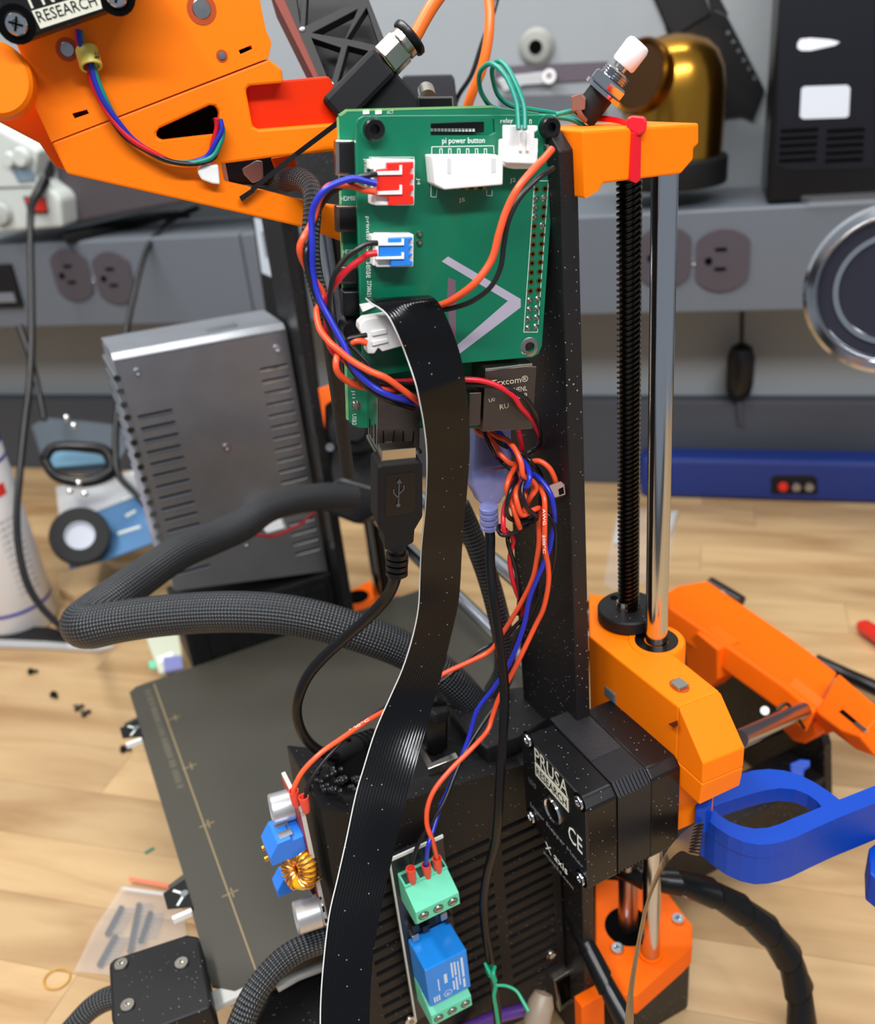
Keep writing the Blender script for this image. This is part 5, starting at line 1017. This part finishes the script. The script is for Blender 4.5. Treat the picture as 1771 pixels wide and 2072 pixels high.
MB().px(ph, [(1345, 55), (1365, 40), (1450, 20), (1470, 30), (1548, 182), (1524, 242), (1502, 232), (1450, 240), (1400, 150), (1366, 104)], 1.5, rows_).build('comb_body', blackd, hd, bev=1)
MB().px(shift(ph, 2), [(1310, -30), (1420, -30), (1440, 30), (1405, 50), (1362, 80), (1345, 50)], 12).build('tool_grip', blackm, hd, bev=2)
MB().px(shift(ph, -2), [(1425, -30), (1445, -30), (1475, 30), (1440, 30)], 6).build('tool_clip', blackm, hd, bev=1)
bl = thing('brass_tip_cleaner', 'brass dome with a round opening on a black base behind the bracket', 'tip cleaner', V3((-60, 840, 290)))
bc0 = on(PY(842), 1360, 372); base_r = 42
MB().lathe(bc0, Z, [(0, 0), (44, 0), (45, 2), (45, 20), (43, 22), (0, 22)], 48).build('black_base', blackm, bl, smooth=True)
MB().lathe(bc0, Z, [(40, 22), (41, 50), (41, 74), (39, 88), (34, 100), (26, 108), (14, 113), (0, 115)], 48).build('brass_dome', brass, bl, smooth=True)
op = on(PY(806), 1325, 222); opax = (CAM-op).normalized()+V3((-.5, 0, .35)); opax.normalize()
od = (CAM-bc0); od.z = 0; od.normalize(); oR = V3((-od.y, od.x, 0)); opax = (od*.72-oR*.62*(1 if oR.dot(M @ V3((1, 0, 0))) > 0 else -1)+Z*.30).normalized()
oc = bc0+Z*74+opax*37
MB().lathe(oc, opax, [(24, -14), (27.5, 0), (28.5, 7), (27, 9.5), (24.5, 8), (23, 0), (0, -1)], 48).build('dome_opening', mat('brass_inside', (120, 76, 18), .3, 1), bl, smooth=True)
MB().lathe(oc, opax, [(0, 6.4), (12, 6.3), (23.9, 6.2)], 40).build('opening_void', mat('brass_dark', (64, 38, 8), .5, .7), bl)
w, r = path([(1450, 352, 860, 16), (1446, 376, 850, 14), (1462, 400, 845, 12), (1500, 408, 845, 12), (1600, 408, 842, 14), (1640, 402, 842, 14), (1712, 398, 846, 16)]); tag(MB().tube(w, r, 10).build('extension_lead', blackd, smooth=True), 'blurred black cord lying along the top of the raceway at right', 'cord')
tag(MB().tube([P(1444, 365, 845), P(1450, 385, 843), P(1446, 398, 842)], [5, 4, 3], 10).build('brass_fitting', brass, smooth=True), 'small shiny brass fitting beside the black cord', 'fitting')
w, r = path([(1500, 372, 870, 8), (1560, 372, 862, 8), (1600, 366, 858, 10), (1640, 362, 856, 12)]); tag(MB().tube(w, r, 8).build('clear_cable', clear2, smooth=True), 'pale clear cable lying before the black box', 'cable')
cb_ = thing('connector_bag', 'clear plastic bag with a pale connector lying on the raceway at right', 'bag', on(PZ(291), 1690, 380))
MB().px(PZ(296), [(1590, 362), (1640, 346), (1771, 344), (1830, 360), (1820, 392), (1640, 402), (1600, 388)], 5).build('bag_film', clear, cb_, bev=1)
MB().px((P(1650, 360, 830), (CAM-P(1650, 360, 830)).normalized()), [(1634, 352), (1670, 342), (1672, 354), (1638, 366)], 8).build('connector', whitep, cb_, bev=1); MB().px((P(1650, 378, 828), (CAM-P(1650, 378, 828)).normalized()), [(1634, 368), (1668, 364), (1668, 384), (1634, 388)], 6).build('connector', clear2, cb_, bev=1)
MB().px(PZ(297), [(1700, 372), (1771, 356), (1771, 376), (1730, 384)], 2).build('blue_card', paper, cb_)
# wall fittings
wf = (V3((0, 903, 0)), V3((0, -1, 0)))
c = on(wf, 1086, 95); gm = tag(MB().lathe(c, V3((0, -1, 0)), [(0, 1), (5, 1), (6, 6), (12, 5), (16, 0)], 24).build('wall_anchor', mat('anchor', (150, 152, 146), .5), smooth=True), 'pale wall anchor with a dark hole high on the grey wall', 'wall anchor')
MB().lathe(c, V3((0, -1, 0)), [(0, 6.2), (6, 6.2)], 20).build('anchor_hole', voidm, gm)
hb_ = thing('clear_wall_bracket', 'clear plastic bracket on a dark strip on the wall behind the teal wires', 'bracket', on(wf, 1080, 240))
MB().px(wf, [(1000, 135), (1230, 124), (1230, 160), (1000, 175)], 3).build('dark_strip', mat('strip_mauve', (92, 84, 94), .5), hb_, bev=.5)
MB().px(shift(wf, 5), [(1005, 160), (1040, 152), (1100, 145), (1120, 140), (1126, 152), (1118, 168), (1060, 172), (1020, 185)], 4).build('clear_arm', clear2, hb_, bev=1)
MB().px(wf, [(1010, 195), (1225, 190), (1225, 240), (1010, 240)], 20).build('lower_ledge', mat('ledge', (96, 98, 104), .5), hb_, bev=1)
MB().lathe(on(shift(wf, 6), 1112, 154), V3((0, -1, 0)), [(3, 0), (3, 2), (6, 2), (6, 0)], 20).build('bracket_eye', whitep, hb_, smooth=True)
sb = thing('small_black_adapter', 'small black box and metal USB tongue peeking over the board', 'adapter', P(880, 215, 420))
MB().px((P(870, 190, 420), (CAM-P(870, 190, 420)).normalized()), [(812, 158), (818, 152), (915, 150), (920, 160), (928, 225), (820, 225)], 18).build('adapter_body', mat('ad_body', (38, 40, 46), .5), sb, bev=1)
a_ = (P(880, 200, 300), (CAM-P(880, 200, 300)).normalized())
MB().px(a_, [(841, 200), (845, 196), (917, 195), (919, 230), (841, 230)], 5).build('tongue_shell', nickel, sb, bev=.3); MB().px(shift(a_, .2), [(848, 200), (914, 199), (916, 230), (848, 230)], .4).build('tongue_inlay', blackd, sb)
MB().cyl(P(862, 182, 330), P(866, 198, 326), 3, n=20).build('metal_post', nickel, sb, smooth=True)
# inline cord adapter hanging under the raceway
ia = thing('inline_adapter', 'black oval adapter hanging on a thin cord under the raceway', 'adapter', V3((40, 890, 95)))
c = on(PY(880), 1498, 752); MB().lathe(c-Z*28, Z, [(0, 0), (6, .5), (11, 6), (13, 16), (13, 42), (10, 52), (4, 56), (0, 56)], 24).build('adapter_body', blackd, ia, smooth=True)
t0, t1 = on(PY(880), 1500, 630), on(PY(880), 1500, 858); MB().tube([V3((t0.x, 880, 206)), c+Z*27], [2.2, 2.2], 8).build('cord', blackd, ia); MB().tube([c-Z*27, t1], [2.2, 2.2], 8).build('cord', dgrey, ia)
# blue level / pen case
lv = thing('blue_tool_case', 'long navy blue case with red and white buttons along the back of the bench', 'case', V3((50, 870, 0)))
l0, l1 = on(PY(852), 1295, 990), on(PY(852), 1771, 990)
MB().wbox((l0.x, 852, 0), (l1.x+90, 880, 46)).build('case_body', navy, lv, bev=6)
MB().px(PY(851.5), [(1560, 968), (1570, 962), (1645, 962), (1655, 970), (1655, 1000), (1560, 1000)], 1).build('button_panel', blackm, lv, bev=.5)
for x, m_ in ((1585, redm), (1612, steel), (1638, steel)): MB().lathe(on(PY(850.5), x, 985), V3((0, -1, 0)), [(0, 3), (4, 2.6), (5, 0)], 20).build('button', m_, lv, smooth=True)
# round glass lens on the right
ml_ = thing('magnifier_lens', 'round dark lens with a chrome rim cut off by the right edge', 'lens', P(1805, 740, 520))
lc_ = P(1806, 585, 520); lax = (CAM-lc_).normalized()
MB().lathe(lc_, lax, [(36, -4), (45, -4), (47.5, -1), (47.5, 3), (45, 6), (41, 6.5), (38.5, 4), (38, 0)], 64).build('chrome_rim', chrome, ml_, smooth=True)
MB().lathe(lc_, lax, [(0, 1.5), (38.5, 1.2)], 64).build('dark_glass', glassd, ml_)
MB().lathe(lc_, lax, [(27.5, 1.4), (28, 3), (31, 3), (31.5, 1.4)], 64).build('inner_ring', chrome, ml_, smooth=True)
MB().tube([lc_+V3((46, 10, -10)), lc_+V3((70, 40, -60)), V3((lc_.x+90, lc_.y+60, 0))], [5, 5, 5], 12).build('lens_arm', steel, ml_, smooth=True)

# ------------------------------------------------------------------ left background
bs_ = thing('bench_supply', 'beige bench supply with a red rocker switch at the left edge', 'instrument', V3((-640, 860, 291)))
pbs = PY(790); 
MB().px(pbs, [(-60, 225), (0, 262), (78, 305), (70, 360), (112, 392), (122, 405), (126, 460), (0, 470), (-80, 474)], 90).build('supply_case', beige, bs_, bev=3)
MB().px(shift(pbs, .5), [(-60, 380), (66, 377), (66, 380), (-60, 384)], 1).build('case_seam', dgrey, bs_)
sw = MB().px(shift(pbs, 2), [(46, 398), (90, 400), (97, 432), (58, 432)], 2).build('switch_frame', blackm, bs_, bev=.4); MB().px(shift(pbs, 4), [(50, 402), (88, 403), (93, 428), (60, 428)], 2.5).build('red_rocker', redm, sw, bev=.6)
for p, r_ in (((45, 318), 12), ((22, 322), 9)): MB().lathe(on(shift(pbs, 4), *p), V3((0, -1, 0)), [(0, 5), (r_*.6, 5), (r_*.8, 0)], 24).build('round_knob', beige, bs_, smooth=True)
MB().px(shift(pbs, 2), [(22, 338), (62, 340), (70, 364), (36, 368)], 2).build('grey_window', mat('grey_window', (120, 140, 156), .4), bs_)
c = on(shift(pbs, 2), 4, 432); MB().lathe(c, V3((0, -1, 0)), [(0, 6), (9, 5), (11, 0)], 28).build('round_knob', mat('knob_grey', (168, 172, 168), .5), bs_, smooth=True)
pgp = (P(85, 345, 880), (CAM-P(85, 345, 880)).normalized())
pg_ = thing('power_plug', 'thick black power plug with its cord hanging before the red switch', 'plug', P(85, 380, 880))
MB().px(pgp, [(60, 338), (72, 318), (92, 312), (108, 330), (112, 352), (90, 372), (68, 366)], 22).build('plug_body', blackm, pg_, bev=3)
w, r = path([(92, 362, 872, 22), (80, 385, 868, 20), (66, 410, 860, 17), (62, 440, 850, 15), (62, 520, 835, 14), (64, 600, 820, 14), (64, 700, 800, 15), (60, 780, 785, 15), (50, 860, 765, 15), (40, 960, 740, 15), (34, 1040, 715, 15), (38, 1110, 690, 15), (55, 1180, 665, 15), (85, 1230, 640, 15), (130, 1275, 610, 15)]); MB().tube(w, r, 10).build('cord', blackd, pg_, smooth=True)
w, r = path([(400, 420, 930, 12), (340, 450, 900, 11), (300, 500, 880, 11), (278, 570, 860, 11), (262, 640, 845, 12), (252, 700, 835, 12), (240, 800, 815, 14), (234, 900, 800, 14), (240, 960, 790, 14), (275, 1000, 790, 12), (310, 1040, 785, 10)]); tag(MB().tube(w, r, 10).build('extension_lead', blackd, smooth=True), 'thin black cord arching over the raceway and behind the silver box', 'cord')
w, r = path([(40, 660, 860, 14), (60, 720, 850, 14), (80, 800, 840, 12), (90, 850, 830, 12)]); tag(MB().tube(w, r, 10).build('extension_lead', blackd, smooth=True), 'black cord dropping behind the white bottle at left', 'cord')
db = thing('dark_equipment_box', 'dark blurred equipment box on the raceway under the orange arm', 'device', V3((-480, 850, 291)))
pdb = PY(815)
MB().px(pdb, [(118, 300), (560, 300), (560, 372), (420, 402), (250, 432), (128, 458), (126, 402), (112, 392)], 60).build('equipment_body', mat('eq_brown', (70, 64, 68), .55), db, bev=3)
MB().px(PZ(298), [(126, 470), (330, 420), (540, 400), (540, 412), (330, 430), (130, 478)], 8).build('equipment_base', blackm, db, bev=1)
sb2 = thing('black_bar_with_sticker', 'black upright bar with a white sticker behind the silver box', 'bar', P(570, 660, 740))
psb = P3((520, 450, 700), (600, 450, 690), (570, 650, 720))
MB().px(psb, [(508, 430), (585, 430), (690, 1230), (620, 1230)], 14).build('bar_body', blackm, sb2, bev=1)
MB().px(shift(psb, .6), [(514, 440), (547, 448), (562, 566), (530, 552)], .8).build('white_sticker', mat('sticker', (168, 176, 184), .6), sb2); MB().px(shift(psb, 1.2), [(528, 468), (540, 470), (548, 520), (537, 520)], .4).build('sticker_print', mat('sticker_ink', (110, 116, 124), .6), sb2)
# white spray can
cn = thing('spray_can', 'white can with blue bands standing at the left edge', 'can', V3((-600, 560, 0)))
cb0 = on(PZ(0), 42, 1258); cr = 33
MB().lathe(cb0, Z, [(0, 0), (cr-2, 0), (cr, 3), (cr, 212), (cr-2, 216), (cr-6, 226), (cr-14, 236), (0, 238)], 56).build('can_body', whitecan, cn, smooth=True)
for z0_, z1_ in ((24, 27), (158, 161), (172, 206)): MB().lathe(cb0, Z, [(cr+.2, z0_), (cr+.3, z0_), (cr+.3, z1_), (cr+.2, z1_)], 56).build('blue_band', inkb, cn, smooth=True)
dd_ = (CAM-cb0); dd_.z = 0; dd_.normalize(); sX = V3((-dd_.y, dd_.x, 0))
for k in range(12):
    for j in range(1): 
        an = .55; dv = (dd_*math.cos(an)+sX*math.sin(an)); tg = V3((-dv.y, dv.x, 0)); text('lorem ipsum dolor'[0:0] or '- --- -- ----', cb0+dv*(cr+.3)-tg*12+Z*(110-k*6.2), tg, Z, 20, 1.6, mat('ink_grey', (150, 150, 160), .6) if 'ink_grey' not in MATS else MATS['ink_grey'], cn, name='small_print')
for k, an in enumerate((.30, .52, .70)):
    dv = (dd_*math.cos(an)+sX*math.sin(an)); tg = V3((-dv.y, dv.x, 0)); MB().box(cb0+dv*(cr+.1)+Z*132, tg, Z, dv, (-4, 0, 0), (2, 10-k*0, .5)).build('red_print', redm, cn)
# packaging with blue card and tape roll
pk_ = thing('blue_card_pack', 'plastic pack with a blue card leaning at left behind the cable loop', 'package', V3((-450, 760, 0)))
ppk = P3((215, 1130, 800), (330, 1080, 800), (290, 950, 850))
MB().px(ppk, [(130, 1000), (205, 985), (300, 950), (345, 1085), (215, 1132), (140, 1150)], 2).build('blue_card', paper, pk_)
MB().px(shift(ppk, 1.5), [(112, 985), (200, 965), (300, 945), (312, 990), (180, 1040), (120, 1060)], 1.2).build('clear_blister', clear2, pk_, bev=1)
for a, b in (((250, 1012), (270, 1004)), ((255, 1045), (275, 1034)), ((240, 1080), (285, 1066))): MB().tube([on(shift(ppk, .6), *a), on(shift(ppk, .6), *b)], [1.6, 1.6], 6).build('printed_line', silk, pk_)
tr_ = thing('tape_roll', 'black tape roll with a pale centre leaning against the blue pack', 'tape roll', P(162, 1140, 790))
tcx = P(162, 1085, 790); tn = (CAM-tcx).normalized()+V3((0, 0, .3)); tn.normalize()
MB().lathe(tcx, tn, [(12.5, -5), (24, -5), (25, -4), (25, 3), (24, 4), (12.5, 4)], 48).build('tape', blackm, tr_, smooth=True); MB().lathe(tcx, tn, [(0, 0), (12.5, 0), (12.6, 3.5), (11.5, 3.5), (11, 1), (0, 1)], 40).build('pale_core', mat('core', (178, 184, 196), .5), tr_, smooth=True)
bgp = thing('grey_bag', 'crumpled grey plastic bag with a black coil at the back left of the bench', 'bag', V3((-420, 830, 0)))
MB().px(P3((80, 930, 860), (260, 920, 850), (200, 840, 890)), [(60, 860), (95, 842), (180, 850), (245, 858), (258, 900), (230, 950), (90, 950)], 10).build('bag_film', mat('grey_film', (84, 92, 100), .25, alpha=.85), bgp, bev=3)
MB().px(P3((80, 930, 850), (260, 920, 840), (200, 840, 880)), [(95, 905), (215, 905), (220, 935), (100, 945)], 3).build('blue_patch', mat('teal_card', (90, 132, 156), .5), bgp)
w, r = path([(90, 930, 800, 22), (110, 905, 810, 20), (170, 905, 815, 22), (215, 915, 812, 24), (225, 955, 800, 26), (170, 975, 790, 24), (115, 965, 790, 20), (92, 935, 798, 20)]); MB().tube(w, r, 10).build('black_coil', blackd, bgp, smooth=True)
for p in ((135, 846), (150, 862), (142, 995), (172, 1000), (160, 978)): MB().lathe(P(p[0], p[1], 780), (CAM-P(p[0], p[1], 780)).normalized(), [(0, 1), (1.8, .7), (2.6, 0)], 12).build('crease_glint', chrome, bgp, smooth=True)  # chrome discs stand in for light glinting on the plastic creases
kc = thing('cardboard_piece', 'crumpled pale brown cardboard scrap below the tape roll', 'cardboard', on(PZ(0), 180, 1170))
MB().px(PZ(10), [(120, 1160), (215, 1135), (232, 1152), (228, 1178), (150, 1205), (118, 1190)], 9).build('flap', mat('cardboard', (206, 172, 128), .8), kc, bev=1)
gs = thing('glass_strip_tool', 'dark bar with a clear edge lying on the bench at the left edge', 'tool', on(PZ(0), 60, 1290))
MB().px(PZ(8), [(-40, 1262), (0, 1266), (100, 1268), (138, 1278), (132, 1296), (90, 1292), (0, 1288), (-40, 1286)], 7).build('dark_bar', blackd, gs, bev=.5); MB().px(PZ(5), [(-40, 1290), (0, 1292), (90, 1296), (150, 1302), (230, 1304), (200, 1312), (90, 1306), (-40, 1302)], 4).build('clear_edge', clear2, gs, bev=.5)
gbd = thing('component_board', 'pale circuit board corner with white parts sticking out under the bed', 'circuit board', on(PZ(0), 330, 1330))
MB().px(PZ(22), [(296, 1290), (360, 1284), (372, 1350), (322, 1362)], 2).build('board', mat('pale_board', (190, 196, 176), .5), gbd)
MB().px(PZ(24), [(318, 1330), (350, 1318), (352, 1326), (322, 1342)], 3).build('white_part', whitep, gbd, bev=.3); MB().px(PZ(24), [(300, 1338), (312, 1336), (316, 1350), (304, 1352)], 2).build('green_part', greent, gbd, bev=.3); MB().px(PZ(25), [(330, 1330), (366, 1325), (370, 1350), (332, 1358)], 3).build('violet_part', mat('violet_part', (120, 124, 176), .4), gbd, bev=.3)
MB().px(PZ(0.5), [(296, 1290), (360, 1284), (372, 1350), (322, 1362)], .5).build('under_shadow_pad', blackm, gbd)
# ------------------------------------------------------------------ bench litter
for i, (x, y_, an, dbl) in enumerate(((60, 1363, .3, 0), (108, 1408, -.5, 0), (152, 1438, .8, 0), (166, 1450, .9, 0), (247, 1520, .2, 0))):
    c = on(PZ(0), x, y_); s_ = thing('black_screw', ['single small black screw highest on the bench at left', 'small black screw second from top on the bench at left', 'upper one of the two touching black screws', 'lower one of the two touching black screws', 'small black screw nearest the bed edge tab'][i], 'screw', c, 'black screws scattered on the bench')
    d = V3((math.cos(an), math.sin(an), 0)); c = c+Z*2
    MB().lathe(c, d, [(0, 0), (2.6, 0), (2.8, .4), (2.8, 2.6), (2.2, 3), (0, 3)], 16).build('screw_head', blackd, s_, smooth=True); MB().cyl(c+d*3, c+d*7, 1.4, n=10).build('screw_shank', blackd, s_, smooth=True)
tag(MB().box(on(PZ(0), 303, 1722), V3((.6, .8, 0)), V3((-.8, .6, 0)), Z, (-3, -1, 0), (3, 1, .6)).build('green_scrap', mat('scrap', (20, 110, 90), .5)), 'tiny dark green scrap on the bench left of the bed', 'scrap')
rb2 = on(PZ(1), 115, 1980); tag(MB().tube([rb2+V3((math.cos(2*math.pi*i/40)*7.2, math.sin(2*math.pi*i/40)*6, 0)) for i in range(40)], .55, 8, closed=True).build('rubber_band', mat('amber_band', (210, 160, 60), .4, alpha=.75), smooth=True), 'thin amber rubber band ring on the bench at bottom left', 'rubber band')
pbg = thing('clear_parts_bag', 'clear zip bag with a red seal line beside the bed at bottom left', 'bag', on(PZ(0), 260, 1860))
MB().px(PZ(3.6), [(245, 1795), (365, 1812), (378, 1890), (300, 1980), (150, 1965), (190, 1880)], .15).build('bag_film', clear, pbg)
MB().px(PZ(3.8), [(262, 1774), (362, 1792), (358, 1800), (260, 1782)], .3).build('seal_line', mat('seal', (232, 130, 96), .4, alpha=.8), pbg); MB().px(PZ(3.8), [(248, 1794), (350, 1808), (348, 1814), (247, 1800)], .3).build('seal_line', clear2, pbg)
hs_ = [((248, 1838), (218, 1895)), ((283, 1832), (264, 1930)), ((306, 1850), (286, 1910)), ((236, 1896), (202, 1958)), ((264, 1862), (262, 1928))]
for k, (a, b) in enumerate(hs_[:4]):
    A, Bq = on(PZ(1), *a), on(PZ(1), *b); d = (Bq-A).normalized(); n_ = Z.cross(d)
    h_ = thing('pin_header', ['leftmost upper black pin header strip inside the clear bag', 'longest black pin header strip in the middle of the clear bag', 'rightmost black pin header strip inside the clear bag', 'lowest black pin header strip inside the clear bag'][k], 'pin header', A, 'pin header strips in the clear bag')
    L_ = (Bq-A).length; MB().box(A, d, n_, Z, (0, -1.3, 0), (L_, 1.3, 2.4)).build('header_bar', blackd, h_)
    for i in range(int(L_/2.54)): MB().box(A+d*(1.2+i*2.54), d, n_, Z, (-.3, 1.3, 1), (.3, 8, 1.6)).build('header_pin', chrome, h_)
tp = thing('clear_tape_strip', 'crumpled clear plastic strip on the bench behind the chrome rod', 'plastic strip', on(PZ(0), 1300, 1120))
MB().px(PZ(2), [(1222, 1180), (1250, 1030), (1330, 1026), (1372, 1034), (1352, 1170), (1240, 1195)], .6).build('film', clear, tp); MB().px(PZ(3), [(1240, 1100), (1256, 1030), (1275, 1030), (1262, 1100)], .6).build('white_edge', clear2, tp); MB().px(PZ(3), [(1344, 1060), (1358, 1036), (1372, 1034), (1356, 1080)], .6).build('white_edge', clear2, tp)
hb2 = thing('dial_knob', 'small black cylinder part lying behind the display housing', 'knob', on(PZ(0), 1468, 1205))
a, b = P(1436, 1180, 640), P(1500, 1218, 620); MB().cyl(a, b, 4.6, n=20).build('knob_body', blackd, hb2, smooth=True); MB().cyl(P(1462, 1200, 626), P(1470, 1210, 622), 3, n=12).build('metal_stem', chrome, hb2, smooth=True)
rm_ = P(1760, 1274, 690); tag(MB().lathe(P(1738, 1262, 700), P(1800, 1300, 670)-P(1738, 1262, 700), [(0, 0), (3, 1), (6, 6), (6.5, 60), (0, 60)], 24).build('red_marker', redm, smooth=True), 'red rounded tool tip entering from the right edge', 'tool')
w, r = path([(1650, 1335, 640, 26), (1700, 1360, 630, 30), (1771, 1392, 610, 32), (1830, 1420, 600, 32)]); tag(MB().tube(w, r, 14).build('black_cable', blackd, smooth=True), 'thick black cable on the bench behind the display housing', 'cable')
# bottom edge bits
w, r = path([(930, 2090, 400, 26), (990, 2062, 398, 26), (1050, 2045, 396, 26), (1090, 2035, 395, 26)]); tag(MB().tube(w, r, 12).build('purple_cable', purple, smooth=True), 'short purple cable behind the green twist tie at the bottom edge', 'cable')
cl_ = thing('cloudy_plug', 'cloudy beige plastic plug next to the USB socket at the bottom', 'plug', P(1090, 2060, 380))
MB().lathe(P(1082, 2085, 385), P(1100, 2010, 388)-P(1082, 2085, 385), [(0, 0), (5, 0), (5.6, 3), (5.6, 11), (4, 15), (0, 16)], 20).build('plug_body', tan_t, cl_, smooth=True)
